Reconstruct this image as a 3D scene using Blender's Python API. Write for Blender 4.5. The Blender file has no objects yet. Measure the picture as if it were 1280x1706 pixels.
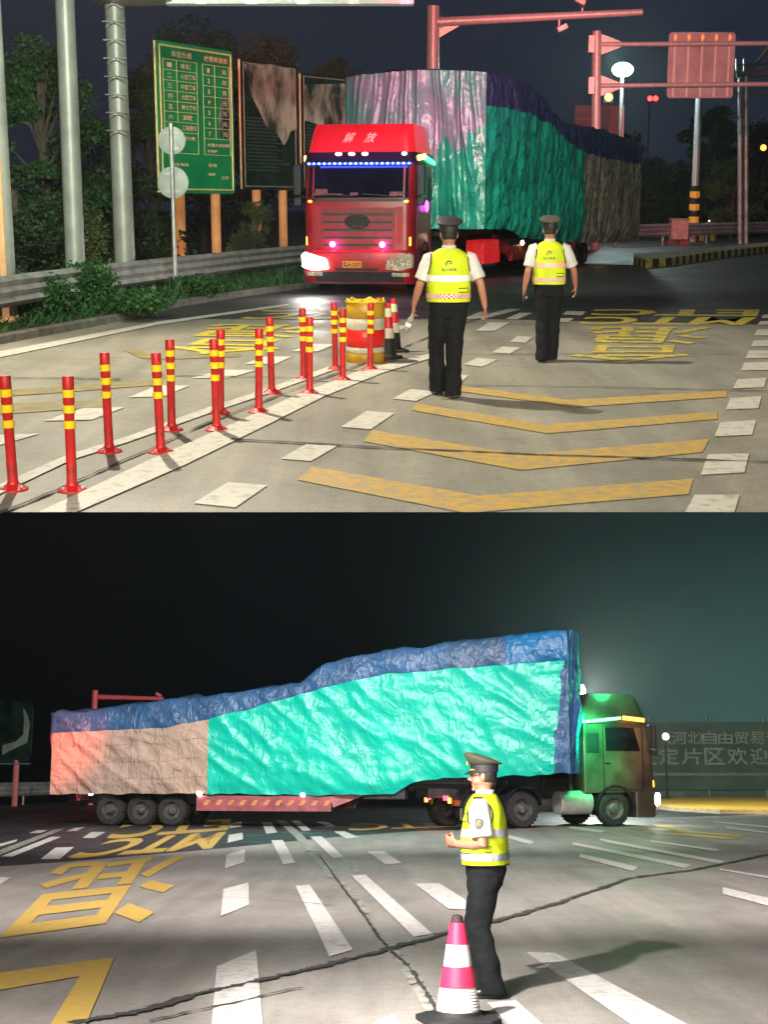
import bpy, math, random
from math import sin, cos, pi, radians, atan, sqrt
from mathutils import Matrix, Vector, noise
random.seed(7)
SC = bpy.context.scene; COL = SC.collection
# ---------------------------------------------------------------- camera
# The photograph is two night views stacked one over the other.  The place is
# built as two real sites: an upper toll plaza (level) and, below its edge, a
# second plaza on ground that falls away from the camera at 23 degrees.
FPX, CX, CY = 2300.0, 640.0, 810.0
P = atan(470.0/FPX)
HA, HB = 2.0, 1.63
cam = bpy.data.cameras.new('camera'); camo = bpy.data.objects.new('camera', cam); COL.objects.link(camo)
cam.sensor_width = 36; cam.lens = 36*FPX/1706.0; cam.shift_y = -(853-CY)/1706.0
cam.clip_start = 0.1; cam.clip_end = 2000
camo.location = (0, 0, HA); camo.rotation_euler = (pi/2-P, 0, 0)
SC.camera = camo
SC.view_settings.view_transform = 'Standard'; SC.view_settings.look = 'None'; SC.view_settings.exposure = 0.22; SC.view_settings.gamma = 1
SC.cycles.max_bounces = 4; SC.cycles.diffuse_bounces = 2; SC.cycles.glossy_bounces = 2; SC.cycles.transmission_bounces = 3
SC.cycles.sample_clamp_indirect = 3; SC.cycles.caustics_reflective = False; SC.cycles.caustics_refractive = False
try:
    SC.cycles.use_denoising = True; SC.cycles.denoiser = 'OPENIMAGEDENOISE'
except Exception: pass

class Frame:
    def __init__(s, M, h, sgn): s.M, s.h, s.sgn = M, h, sgn
    def ray(s, u, v):
        x = (u-CX)/FPX; yc = (CY-v)/FPX
        return Vector((x, cos(P)+s.sgn*sin(P)*yc, -s.sgn*sin(P)+cos(P)*yc))
    def g(s, u, v, z=0.0):                       # point of the ground seen at a spot of the photograph
        r = s.ray(u, v); t = (z-s.h)/r.z
        return Vector((r.x*t, r.y*t, z))
    def y(s, u, v, Y):                           # point at distance Y
        r = s.ray(u, v); t = Y/r.y
        return Vector((r.x*t, Y, s.h+r.z*t))
    def side(s, P0, d, u, v):                    # (distance back along a vertical side plane, height)
        r = s.ray(u, v); a = r.x; b = r.y
        det = a*d[1]-b*d[0]
        t = (P0[0]*d[1]-P0[1]*d[0])/det
        S = (-(r.x*t-P0[0])*d[0]-(r.y*t-P0[1])*d[1])
        return S, s.h+r.z*t
FA = Frame(Matrix.Identity(4), HA, 1.0)
MB = Matrix.Translation((0, 0, HA)) @ Matrix.Rotation(-2*P, 4, 'X') @ Matrix.Translation((0, 0, -HB))
FB = Frame(MB, HB, -1.0)

# ---------------------------------------------------------------- sky (night, glow of the town low on the right)
W = bpy.data.worlds.new('World'); SC.world = W; W.use_nodes = True
nt = W.node_tree; nt.nodes.clear()
def N(t, **k):
    n = nt.nodes.new(t)
    for a, b in k.items(): setattr(n, a, b)
    return n
def world():
    out = N('ShaderNodeOutputWorld'); bg = N('ShaderNodeBackground')
    tc = N('ShaderNodeTexCoord'); sep = N('ShaderNodeSeparateXYZ'); nt.links.new(tc.outputs['Generated'], sep.inputs[0])
    up = N('ShaderNodeMapRange'); nt.links.new(sep.outputs['Z'], up.inputs[0])
    up.inputs[1].default_value = -0.06; up.inputs[2].default_value = 0.0
    # lower sky: azimuth x and elevation over the tilted horizon
    def lin(cx, cy, cz, off):
        d = N('ShaderNodeVectorMath', operation='DOT_PRODUCT'); nt.links.new(tc.outputs['Generated'], d.inputs[0])
        d.inputs[1].default_value = (cx, cy, cz)
        return d.outputs['Value']
    mx = N('ShaderNodeMapRange', interpolation_type='SMOOTHSTEP'); nt.links.new(lin(1, 0, 0, 0), mx.inputs[0])
    mx.inputs[1].default_value = -0.02; mx.inputs[2].default_value = 0.27
    T = 2*P
    el = lin(0, sin(T), cos(T), 0)                   # sine of the elevation over the lower site
    me = N('ShaderNodeMapRange', interpolation_type='SMOOTHSTEP'); nt.links.new(el, me.inputs[0])
    me.inputs[1].default_value = 0.19; me.inputs[2].default_value = 0.02
    me.inputs[3].default_value = 0.22; me.inputs[4].default_value = 1.0
    m = N('ShaderNodeMath', operation='MULTIPLY'); nt.links.new(mx.outputs[0], m.inputs[0]); nt.links.new(me.outputs[0], m.inputs[1])
    ns = N('ShaderNodeTexNoise'); ns.inputs['Scale'].default_value = 5; ns.inputs['Detail'].default_value = 3
    nt.links.new(tc.outputs['Generated'], ns.inputs[0])
    m2 = N('ShaderNodeMath', operation='MULTIPLY'); nt.links.new(m.outputs[0], m2.inputs[0])
    nm = N('ShaderNodeMapRange'); nt.links.new(ns.outputs[0], nm.inputs[0]); nm.inputs[1].default_value = 0.3; nm.inputs[2].default_value = 0.7; nm.inputs[3].default_value = .8; nm.inputs[4].default_value = 1.2
    nt.links.new(nm.outputs[0], m2.inputs[1])
    lo = N('ShaderNodeMixRGB'); nt.links.new(m2.outputs[0], lo.inputs[0])
    lo.inputs[1].default_value = (.0008, .0008, .0015, 1); lo.inputs[2].default_value = (.042, .100, .088, 1)
    hi = N('ShaderNodeMixRGB'); mh = N('ShaderNodeMapRange'); nt.links.new(sep.outputs['X'], mh.inputs[0]); mh.inputs[1].default_value = -.3; mh.inputs[2].default_value = .3
    nt.links.new(mh.outputs[0], hi.inputs[0]); hi.inputs[1].default_value = (.0105, .0125, .024, 1); hi.inputs[2].default_value = (.012, .018, .030, 1)
    mix = N('ShaderNodeMixRGB'); nt.links.new(up.outputs[0], mix.inputs[0]); nt.links.new(lo.outputs[0], mix.inputs[1]); nt.links.new(hi.outputs[0], mix.inputs[2])
    nt.links.new(mix.outputs[0], bg.inputs[0]); bg.inputs[1].default_value = 1.0
    nt.links.new(bg.outputs[0], out.inputs[0])
world()

# ---------------------------------------------------------------- lamps of the two plazas and added fills
def lamp(F, kind, name, loc, target, power, color, size=0.3, spot=None, blend=.5, sy=None):
    L = bpy.data.lights.new(name, kind); o = bpy.data.objects.new(name, L); COL.objects.link(o)
    L.energy = power; L.color = color
    if kind == 'AREA':
        L.size = size
        if sy: L.shape = 'RECTANGLE'; L.size_y = sy
        if spot: L.spread = radians(spot)
    else: L.shadow_soft_size = size
    if kind == 'SPOT': L.spot_size = radians(spot); L.spot_blend = blend
    loc = Vector(loc); d = (Vector(target)-loc).normalized()
    R = d.to_track_quat('-Z', 'Y').to_matrix().to_4x4()
    o.matrix_world = F.M @ Matrix.Translation(loc) @ R
    return o
WARM = (1, .86, .66); NEU = (1, .93, .86); COOL = (.85, 1, .93); RED = (1, .06, .09)
# upper plaza
lamp(FA, 'SPOT', 'gantry_floodlight', (-4.2, 18.5, 8.6), (0.5, 14.5, 0), 5600, (1, .90, .72), .12, 130, .6)
lamp(FA, 'AREA', 'toll_canopy_light', (1.5, -7, 7.5), (1.5, 22, 0.3), 600, (1, .90, .72), 9, 46, sy=2)
lamp(FA, 'SPOT', 'verge_fill_light', (-3.2, 15, 6.5), (-5.8, 30, 2.6), 5600, (.85, 1, .80), .3, 60, .8)  # added spot, brightens the rail, poles and trees
lamp(FA, 'SPOT', 'red_lane_signal_near', (2.5, 8, 8.0), (1.6, 34, 4.9), 40000, (1, .04, .20), .4, 11, .8)
lamp(FA, 'SPOT', 'red_fill_far', (10, 47, 8.5), (11.5, 61, 8.2), 6000, (1, .25, .24), .5, 80, .7)  # red spot added in mid plaza to redden the masts, no signal there
lamp(FA, 'SPOT', 'red_fill_mast', (3.5, 52, 10), (3, 60, 9.2), 1500, (1, .14, .13), .3, 95, .7)  # extra red spot added for the camera mast's post
lamp(FA, 'SPOT', 'red_fill_verge', (-1, 24, 8), (-3.2, 41.5, 6.4), 5000, (1, .10, .07), .3, 26, .8)  # unseen red spot added to tint the upper right of the boards
lamp(FA, 'SPOT', 'load_fill_right', (3, 22, 8), (5.4, 39.5, 2.5), 6500, (.8, 1, .85), .4, 55, .8)  # added fill that brightens the side and rear of the load
# lower plaza
lamp(FB, 'SPOT', 'near_floodlight', (-1.2, 7.4, 3.5), (1.3, 10.9, 0), 2500, (1, .95, .9), .06, 66, .9)
lamp(FB, 'AREA', 'fill_light_middle', (0, 13.6, 4.9), (0, 18.2, 0), 430, (1, .93, .9), 13, 84, sy=1)  # unseen fill added over the middle ground
lamp(FB, 'AREA', 'fill_light_near', (-2.2, 5.0, 2.8), (-.8, 10.2, -.4), 250, (1, .95, .9), 3, 96, sy=1)  # soft fill added for the near left ground
lamp(FB, 'AREA', 'fill_light_inner', (1, 19.5, 7.2), (1, 25, 0), 520, (1, .93, .9), 16, 140, sy=1.5)  # added fill, evens out the ground before the truck
lamp(FB, 'AREA', 'fill_light_far', (-1, 25, 7.9), (-3, 40, 2.2), 1650, (1, .95, .92), 14, 110, sy=1)  # unseen fill added to light the truck's side
lamp(FB, 'SPOT', 'red_lane_signal_lower', (-9, 29, 5.8), (-9.7, 41.5, 2.6), 13000, (1, .14, .10), .4, 18, .8)
lamp(FB, 'SPOT', 'median_floodlight', (15, 45, 7), (17, 62, 0), 4500, (1, .75, .35), .4, 80, .8)
lamp(FB, 'SPOT', 'banner_floodlight', (16, 52, 7), (20, 76, 2.5), 2500, (.7, 1, .85), .4, 90, .8)

# ---------------------------------------------------------------- materials
MATS = {}
def mat(name, col, rough=.6, metal=0, var=.12, scale=6, bump=0, bscale=40, emit=None, estr=0, col2=None, stretch=None, spec=None, alpha=None, trans=0, coat=0, th=None, detail=5):
    if name in MATS: return MATS[name]
    m = bpy.data.materials.new(name); m.use_nodes = True; MATS[name] = m
    t = m.node_tree; b = t.nodes['Principled BSDF']
    b.inputs['Roughness'].default_value = rough; b.inputs['Metallic'].default_value = metal
    if spec is not None: b.inputs['Specular IOR Level'].default_value = spec
    if coat: b.inputs['Coat Weight'].default_value = coat; b.inputs['Coat Roughness'].default_value = .08
    if trans: b.inputs['Transmission Weight'].default_value = trans
    tc = t.nodes.new('ShaderNodeTexCoord'); src = tc.outputs['Object']
    if stretch:
        mp = t.nodes.new('ShaderNodeMapping'); mp.inputs['Scale'].default_value = stretch
        t.links.new(src, mp.inputs[0]); src = mp.outputs[0]
    n = t.nodes.new('ShaderNodeTexNoise'); n.inputs['Scale'].default_value = scale; n.inputs['Detail'].default_value = detail
    n.inputs['Roughness'].default_value = .6
    t.links.new(src, n.inputs['Vector'])
    r = t.nodes.new('ShaderNodeValToRGB'); t.links.new(n.outputs[0], r.inputs[0])
    c2 = col2 or tuple(max(0, c*(1-2.2*var)) for c in col)
    c1 = col if col2 else tuple(min(1, c*(1+var)) for c in col)
    lo, hi = th or (.3, .7)
    r.color_ramp.elements[0].position = lo; r.color_ramp.elements[1].position = hi
    r.color_ramp.elements[0].color = (*c2, 1); r.color_ramp.elements[1].color = (*c1, 1)
    t.links.new(r.outputs[0], b.inputs['Base Color'])
    if bump:
        n2 = t.nodes.new('ShaderNodeTexNoise'); n2.inputs['Scale'].default_value = bscale; n2.inputs['Detail'].default_value = 4
        t.links.new(src, n2.inputs['Vector'])
        bp = t.nodes.new('ShaderNodeBump'); bp.inputs['Strength'].default_value = bump; bp.inputs['Distance'].default_value = .02
        t.links.new(n2.outputs[0], bp.inputs['Height']); t.links.new(bp.outputs[0], b.inputs['Normal'])
    if emit:
        b.inputs['Emission Color'].default_value = (*emit, 1); b.inputs['Emission Strength'].default_value = estr
    return m
def leafmat(name, c1, c2):
    m = mat(name, c1, .6, 0, col2=c2, scale=1.3)
    b = m.node_tree.nodes['Principled BSDF']; b.inputs['Specular IOR Level'].default_value = .25
    return m
def groundmat(name, base, dark, light, joint=None):
    m = bpy.data.materials.new(name); m.use_nodes = True; t = m.node_tree; b = t.nodes['Principled BSDF']
    tc = t.nodes.new('ShaderNodeTexCoord')
    def noi(sc, det=6, st=None, ro=.6):
        s = tc.outputs['Object']
        if st:
            mp = t.nodes.new('ShaderNodeMapping'); mp.inputs['Scale'].default_value = st; t.links.new(s, mp.inputs[0]); s = mp.outputs[0]
        n = t.nodes.new('ShaderNodeTexNoise'); n.inputs['Scale'].default_value = sc; n.inputs['Detail'].default_value = det; n.inputs['Roughness'].default_value = ro
        t.links.new(s, n.inputs[0]); return n.outputs[0]
    def ramp(s, a, b_, ca, cb):
        r = t.nodes.new('ShaderNodeValToRGB'); t.links.new(s, r.inputs[0])
        r.color_ramp.elements[0].position = a; r.color_ramp.elements[1].position = b_
        r.color_ramp.elements[0].color = (*ca, 1); r.color_ramp.elements[1].color = (*cb, 1); return r.outputs[0]
    c = ramp(noi(.45, 8), .25, .75, dark, light)
    s1 = ramp(noi(60, 3), .35, .6, (.72,)*3, (1.08,)*3)
    s2 = ramp(noi(1.1, 6, (1, .22, 1)), .38, .62, (.80,)*3, (1.06,)*3)
    s3 = ramp(noi(9, 9, None, .75), .34, .54, (.80,)*3, (1.02,)*3)
    s4 = ramp(noi(3.6, 3), .68, .73, (1,)*3, (.66, .64, .62))
    s5 = ramp(noi(1.6, 5, (1.6, .07, 1)), .40, .60, (.86, .855, .85), (1.03,)*3)
    s6 = ramp(noi(170, 2), .30, .45, (.66,)*3, (1.02,)*3)
    for s in (s1, s2, s3, s4, s5, s6):
        x = t.nodes.new('ShaderNodeMixRGB'); x.blend_type = 'MULTIPLY'; x.inputs[0].default_value = 1
        t.links.new(c, x.inputs[1]); t.links.new(s, x.inputs[2]); c = x.outputs[0]
    t.links.new(c, b.inputs['Base Color'])
    rr = ramp(noi(.8, 4), .3, .7, (.42,)*3, (.68,)*3); t.links.new(rr, b.inputs['Roughness'])
    bp = t.nodes.new('ShaderNodeBump'); bp.inputs['Strength'].default_value = .35; bp.inputs['Distance'].default_value = .01
    t.links.new(noi(45, 5), bp.inputs['Height']); t.links.new(bp.outputs[0], b.inputs['Normal'])
    return m
def paintmat(name, col, worn, thr=(.36, .48), sc=9):
    m = mat(name, col, .55, 0, col2=worn, scale=sc, th=thr, bump=.25, bscale=60, detail=12)
    return m
concA = groundmat('concrete_upper', None, (.24, .235, .19), (.38, .365, .295))
aspA = groundmat('asphalt_upper', None, (.030, .031, .030), (.055, .056, .052))
concB = groundmat('concrete_lower', None, (.29, .262, .242), (.38, .348, .318))
aspB = groundmat('asphalt_lower', None, (.030, .028, .034), (.055, .052, .060))
soil = mat('verge_soil', (.03, .035, .018), .95, var=.3, scale=3, bump=.8, bscale=12)
whiteA = paintmat('white_paint_upper', (.55, .54, .47), (.36, .35, .29))
whiteB = paintmat('white_paint_lower', (.62, .59, .57), (.42, .39, .37), (.36, .50))
wornwhite = paintmat('worn_white_paint', (.40, .39, .35), (.17, .17, .15), (.40, .6), 6)
yelA = paintmat('yellow_paint_upper', (.54, .33, .05), (.32, .27, .15), (.38, .60))
yelfade = paintmat('faded_yellow_paint', (.30, .24, .07), (.17, .16, .10), (.4, .6), 4)
yelT = paintmat('yellow_lettering_paint', (.62, .50, .05), (.33, .30, .10), (.36, .5))
yelB = paintmat('yellow_paint_lower', (.56, .36, .07), (.42, .31, .14), (.34, .52))
tar = mat('tar_seal', (.040, .037, .036), .7, col2=(.13, .12, .11), scale=22, th=(.30, .46))
kerbm = mat('kerb_concrete', (.17, .165, .14), .85, var=.25, scale=4, bump=.4)
galv = mat('galvanised_steel', (.50, .49, .47), .36, .35, var=.22, scale=3, bump=.05)
polem = mat('grey_painted_pole', (.30, .31, .28), .45, .2, var=.15, scale=2)
steelw = mat('pale_steel_paint', (.42, .40, .38), .4, .3, var=.1)
blackm = mat('black_rubber', (.012, .012, .013), .7, var=.2, scale=20)
# ---------------------------------------------------------------- mesh helpers
class M:
    def __init__(s, xf=None): s.v = []; s.f = []; s.m = []; s.xf = xf; s.mi = 0
    def add(s, vs, fs, mi=None):
        o = len(s.v); s.v += [Vector(p) for p in vs]; s.f += [tuple(i+o for i in f) for f in fs]
        s.m += [s.mi if mi is None else mi]*len(fs); return s
    def box(s, c, d, R=None, mi=None):
        x, y, z = d[0]/2, d[1]/2, d[2]/2
        vs = [Vector((a*x, b*y, e*z)) for a in (-1, 1) for b in (-1, 1) for e in (-1, 1)]
        if R is not None: vs = [R @ p for p in vs]
        c = Vector(c); vs = [p+c for p in vs]
        return s.add(vs, [(0, 1, 3, 2), (4, 6, 7, 5), (0, 4, 5, 1), (2, 3, 7, 6), (0, 2, 6, 4), (1, 5, 7, 3)], mi)
    def quad(s, *p, mi=None): return s.add(p, [tuple(range(len(p)))], mi)
    def bar(s, a, b, w, h=None, mi=None):
        a, b = Vector(a), Vector(b); d = b-a; h = h or w
        R = d.to_track_quat('Y', 'Z').to_matrix()
        return s.box((a+b)/2, (w, d.length, h), R, mi)
    def tube(s, pts, r, n=10, caps=True, mi=None):
        return s.sweep(pts, [(q, q) for q in (r if isinstance(r, (list, tuple)) else [r]*len(pts))], n, caps, mi=mi)
    def sweep(s, pts, rad, n=14, caps=True, ref=(1, 0, 0), mi=None, power=2):
        pts = [Vector(p) for p in pts]; ref = Vector(ref); rings = []
        for i, p in enumerate(pts):
            d = (pts[min(i+1, len(pts)-1)]-pts[max(i-1, 0)])
            if d.length < 1e-9: d = Vector((0, 0, 1))
            d.normalize(); a = ref-d*ref.dot(d)
            if a.length < .15: a = Vector((0, 1, 0))-d*d.y
            if a.length < .15: a = Vector((0, 0, 1))-d*d.z
            a.normalize(); b = d.cross(a)
            ra, rb = rad[i]; ring = []
            for k in range(n):
                th = 2*pi*k/n; ct, st = cos(th), sin(th)
                ct = math.copysign(abs(ct)**(2/power), ct); st = math.copysign(abs(st)**(2/power), st)
                ring.append(p+a*ra*ct+b*rb*st)
            rings.append(ring)
        return s.loft(rings, caps, mi)
    def loft(s, rings, caps=True, mi=None, close=True):
        n = len(rings[0]); vs = [p for r in rings for p in r]; fs = []
        for i in range(len(rings)-1):
            for k in range(n if close else n-1):
                fs.append((i*n+k, i*n+(k+1) % n, (i+1)*n+(k+1) % n, (i+1)*n+k))
        if caps and close: fs += [tuple(range(n-1, -1, -1)), tuple(range((len(rings)-1)*n, len(rings)*n))]
        return s.add(vs, fs, mi)
    def lathe(s, prof, n=24, c=(0, 0, 0), axis='Z', caps=True, mi=None):
        c = Vector(c); rings = []
        for r, z in prof:
            ring = []
            for k in range(n):
                a = 2*pi*k/n
                q = {'Z': (r*cos(a), r*sin(a), z), 'X': (z, r*cos(a), r*sin(a)), 'Y': (r*sin(a), z, r*cos(a))}[axis]
                ring.append(c+Vector(q))
            rings.append(ring)
        return s.loft(rings, caps, mi)
    def prism(s, poly, o, ex, ey, ez, t, mi=None):     # 2-D outline in plane (ex, ey), thickness t along ez
        o, ex, ey, ez = map(Vector, (o, ex, ey, ez)); n = len(poly)
        a = [o+ex*x+ey*y for x, y in poly]; b = [p+ez*t for p in a]
        return s.add(a+b, [tuple(range(n-1, -1, -1)), tuple(range(n, 2*n))]+[(i, (i+1) % n, (i+1) % n+n, i+n) for i in range(n)], mi)
    def ball(s, c, r, n=10, k=7, mi=None):
        rx, ry, rz = r if isinstance(r, (tuple, list)) else (r, r, r); c = Vector(c)
        rings = [[c+Vector((rx*sin(pi*(j+.001)/k if j else .002)*cos(2*pi*i/n), ry*sin(pi*j/k if 0 < j < k else .002)*sin(2*pi*i/n), -rz*cos(pi*j/k))) for i in range(n)] for j in range(k+1)]
        return s.loft(rings, True, mi)
    def mesh(s, name, mats):
        me = bpy.data.meshes.new(name); vs = [s.xf @ p for p in s.v] if s.xf else s.v
        me.from_pydata([tuple(p) for p in vs], [], s.f)
        for x in (mats if isinstance(mats, (list, tuple)) else [mats]): me.materials.append(x)
        me.polygons.foreach_set('material_index', s.m); me.update(); return me
    def build(s, name, mats, parent=None, smooth=False, F=None, bevel=0, angle=40):
        me = s.mesh(name, mats)
        import bmesh
        bm = bmesh.new(); bm.from_mesh(me); bmesh.ops.recalc_face_normals(bm, faces=bm.faces); bm.to_mesh(me); bm.free()
        o = bpy.data.objects.new(name, me); COL.objects.link(o)
        if smooth:
            me.polygons.foreach_set('use_smooth', [True]*len(me.polygons))
            try: me.set_sharp_from_angle(angle=radians(angle))
            except Exception: pass
        if bevel:
            b = o.modifiers.new('bevel', 'BEVEL'); b.width = bevel; b.segments = 2; b.limit_method = 'ANGLE'; b.angle_limit = radians(45)
        if parent is not None: o.parent = parent
        elif F is not None: o.matrix_world = F.M
        return o
def tag(o, label=None, cat=None, group=None, kind=None):
    if label: o['label'] = label
    if cat: o['category'] = cat
    if group: o['group'] = group
    if kind: o['kind'] = kind
    return o
def thing(F, name, label, cat, loc=(0, 0, 0), rz=0, group=None):
    o = bpy.data.objects.new(name, None); COL.objects.link(o); o.empty_display_size = .2
    o.matrix_world = F.M @ Matrix.Translation(Vector(loc)) @ Matrix.Rotation(rz, 4, 'Z')
    return tag(o, label, cat, group)
def dup(root, F, loc, rz=0, label=None, group=None, sc=1):
    r = root.copy(); COL.objects.link(r)
    r.matrix_world = F.M @ Matrix.Translation(Vector(loc)) @ Matrix.Rotation(rz, 4, 'Z') @ Matrix.Scale(sc, 4)
    tag(r, label, None, group)
    for ch in list(root.children):
        c = ch.copy(); COL.objects.link(c); c.parent = r
        for g in ch.children:
            d = g.copy(); COL.objects.link(d); d.parent = c
    return r
def remesh(mb, name, mats, vox, parent=None, F=None, wrinkle=None, it=2, keep=None):
    """union of overlapping shapes -> one continuous skin"""
    o = mb.build('tmp', mats); md = o.modifiers.new('r', 'REMESH'); md.mode = 'VOXEL'; md.voxel_size = vox
    if it: sm = o.modifiers.new('s', 'SMOOTH'); sm.iterations = it; sm.factor = .5
    dg = bpy.context.evaluated_depsgraph_get(); me = bpy.data.meshes.new_from_object(o.evaluated_get(dg))
    me.name = name; bpy.data.objects.remove(o)
    if wrinkle:
        amp, fx, fz = wrinkle; me.update()
        for v in me.vertices:
            p = v.co; q = Vector((p.x*fx, p.y*fx, p.z*fz))
            v.co = p+v.normal*amp*(noise.noise(q)+.5*noise.noise(q*2.3))
    if keep:
        import bmesh
        bm = bmesh.new(); bm.from_mesh(me); bmesh.ops.delete(bm, geom=[v for v in bm.verts if not keep(v.co)], context='VERTS'); bm.to_mesh(me); bm.free()
    me.polygons.foreach_set('use_smooth', [True]*len(me.polygons))
    me.materials.clear(); me.materials.append(mats[0] if isinstance(mats, list) else mats)
    q = bpy.data.objects.new(name, me); COL.objects.link(q)
    if parent is not None: q.parent = parent
    elif F: q.matrix_world = F.M
    return q
def text2d(s, shear=0, ext=0, bold=0):
    cu = bpy.data.curves.new('t', 'FONT'); cu.body = s; cu.size = 1; cu.align_x = 'LEFT'; cu.shear = shear; cu.resolution_u = 3; cu.offset = bold
    o = bpy.data.objects.new('t', cu); COL.objects.link(o); dg = bpy.context.evaluated_depsgraph_get()
    me = bpy.data.meshes.new_from_object(o.evaluated_get(dg)); bpy.data.objects.remove(o)
    vs = [v.co.copy() for v in me.vertices]; fs = [tuple(p.vertices) for p in me.polygons]
    if not vs: return [], []
    x0 = min(v.x for v in vs); x1 = max(v.x for v in vs); y0 = min(v.y for v in vs); y1 = max(v.y for v in vs)
    return [((v.x-x0)/(x1-x0), (v.y-y0)/(y1-y0)) for v in vs], fs
def put_text(mb, s, bl, br, tr, tl, lift=Vector((0, 0, 0)), mi=None, **k):
    vs, fs = text2d(s, **k); bl, br, tr, tl = map(Vector, (bl, br, tr, tl))
    mb.add([(bl*(1-x)+br*x)*(1-y)+(tl*(1-x)+tr*x)*y+lift for x, y in vs], fs, mi)

# ---------------------------------------------------------------- grounds
def polys(F, name, m, lst, z, kind='structure'):
    b = M()
    for p in lst: b.quad(*[F.g(u, v, z) for u, v in p])
    o = b.build(name, m, F=F); tag(o, kind=kind); return o
g = M(); g.quad((-60, 8.93, 0), (90, 8.93, 0), (260, 420, 0), (-260, 420, 0)); tag(g.build('ground', concA, F=FA), kind='structure')
def strip(F, name, m, left, right, z):      # asphalt sheets
    b = M(); b.quad(*left, *right); tag(b.build(name, m, F=F), kind='structure')
bd = [FA.g(u, v, .004) for u, v in ((-60, 527), (265, 531), (560, 532), (800, 531), (1040, 536), (1300, 541))]
b = M(); b.quad((-70, bd[0].y-1, .004), *bd, (70, 19.6, .004), (240, 400, .004), (-240, 400, .004)); tag(b.build('road', aspA, F=FA), kind='structure')
g = M(); g.quad((-60, 4, 0), (60, 4, 0), (260, 420, 0), (-260, 420, 0)); tag(g.build('ground', concB, F=FB), kind='structure')
bd = [FB.g(u, v, .004) for u, v in ((-60, 1449), (0, 1443), (130, 1434), (380, 1412), (560, 1394), (700, 1384), (850, 1381), (960, 1372), (1110, 1362))]
b = M(); b.quad((-60, 22.5, .004), *bd, (24, 60, .004), (220, 400, .004), (-260, 400, .004)); tag(b.build('road', aspB, F=FB), kind='structure')

# painted markings and joints of the upper plaza
rightd = [[(1158,824),(1233,824),(1224,853),(1142,853)],[(1180,757),(1249,755),(1241,787),(1168,791)],[(1201,703),(1261,700),(1254,724),(1191,727)],[(1218,663),(1270,660),(1264,680),(1210,682)],[(1230,632),(1278,629),(1274,645),(1222,647)],[(1241,604),(1292,602),(1286,616),(1234,617)],[(1249,584),(1300,583),(1296,596),(1243,597)],[(1257,567),(1305,566),(1303,576),(1252,577)],[(1262,549),(1310,548),(1308,558),(1258,559)],[(1268,535),(1310,534),(1308,540),(1263,541)],[(1273,524),(1310,523),(1308,529),(1269,530)]]
leftd = [[(380,803),(446,808),(392,845),(322,838)],[(515,737),(567,740),(518,768),(467,764)],[(612,684),(658,688),(618,715),(568,711)],[(684,648),(728,652),(694,668),(654,664)],[(752,622),(781,625),(768,638),(735,634)],[(795,596),(829,599),(804,611),(773,607)],[(837,577),(868,579),(850,589),(820,587)],[(862,560),(888,561),(876,571),(850,569)],[(815,537),(850,537),(825,551),(793,551)],[(866,521),(888,521),(862,532),(843,531)],[(800,519),(816,520),(785,532),(772,531)],[(945,518),(977,519),(970,525),(938,524)],[(926,530),(957,530),(948,536),(918,536)],[(1000,548),(1000,548),(1000,549),(1000,549)]][:-1]
llane = [[(0,724),(66,722),(0,741),(-50,741)],[(137,680),(208,678),(153,699),(71,701)],[(262,642),(316,642),(273,660),(213,662)],[(372,616),(429,616),(383,629),(318,630)],[(443,594),(486,594),(459,606),(407,606)],[(522,573),(560,573),(530,585),(485,585)],[(590,556),(622,556),(600,565),(560,565)],[(655,542),(690,542),(668,549),(630,549)]]
edge = [[(-60,592),(0,585),(262,536),(262,541),(0,595),(-60,604)],[(262,536),(480,506),(482,509),(262,541)],[(-60,845),(0,806),(0,822),(-60,864)],[(0,806),(110,758),(208,728),(216,735),(118,766),(0,822)],[(208,728),(350,677),(437,650),(445,656),(360,684),(216,735)],[(437,650),(547,611),(556,616),(445,656)],[(63,853),(250,765),(310,773),(126,853)],[(250,765),(400,700),(448,706),(310,773)],[(400,700),(500,655),(540,660),(448,706)],[(500,655),(600,617),(640,620),(540,660)],[(600,617),(715,589),(727,594),(640,620)],[(780,531),(850,514),(870,515),(806,531)]]
polys(FA, 'lane_marking', whiteA, rightd+leftd+llane, .010)
polys(FA, 'edge_marking', whiteA, edge, .013)
polys(FA, 'chevron_marking', yelA, [[(762,642),(950,666),(960,678),(768,652)],[(950,666),(1212,651),(1212,661),(960,678)],[(695,672),(910,707),(912,722),(685,683)],[(910,707),(1196,686),(1196,698),(912,722)],[(620,716),(868,757),(868,783),(606,735)],[(868,757),(1183,731),(1171,753),(868,783)],[(520,777),(800,826),(800,853),(770,853),(495,799)],[(800,826),(1156,797),(1148,823),(930,841),(800,853)]], .008)
polys(FA, 'faded_chevron_marking', yelfade, [[(0,650),(150,640),(255,633),(262,641),(150,650),(0,661)],[(0,672),(165,667),(172,678),(0,690)],[(0,718),(20,716),(20,728),(0,730)],[(205,583),(235,583),(262,598),(235,597)],[(262,598),(400,588),(402,594),(240,600)]], .008)
tx = M(); txA = Vector((0, 0, 0))
def gtext(mb, F, s, bl, br, tr, tl, z=.010, **k): put_text(mb, s, F.g(*bl, z), F.g(*br, z), F.g(*tr, z), F.g(*tl, z), **k)
gtext(tx, FA, 'ETC', (1267,515.5), (992,515), (983,525), (1262,527), bold=.03)
gtext(tx, FA, 'MTC', (1262,528.5), (978,527.5), (962,540), (1238,541.5), bold=.03)
gtext(tx, FA, 'ETC', (660,512), (475,511), (428,519), (640,520), bold=.03)
gtext(tx, FA, 'MTC', (640,522), (455,521), (392,531), (610,532), bold=.03)
gtext(tx, FA, '混', (540,541), (360,539), (300,560), (500,562), bold=.01)
gtext(tx, FA, '合', (500,566), (310,563), (240,588), (445,592), bold=.01)
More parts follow.
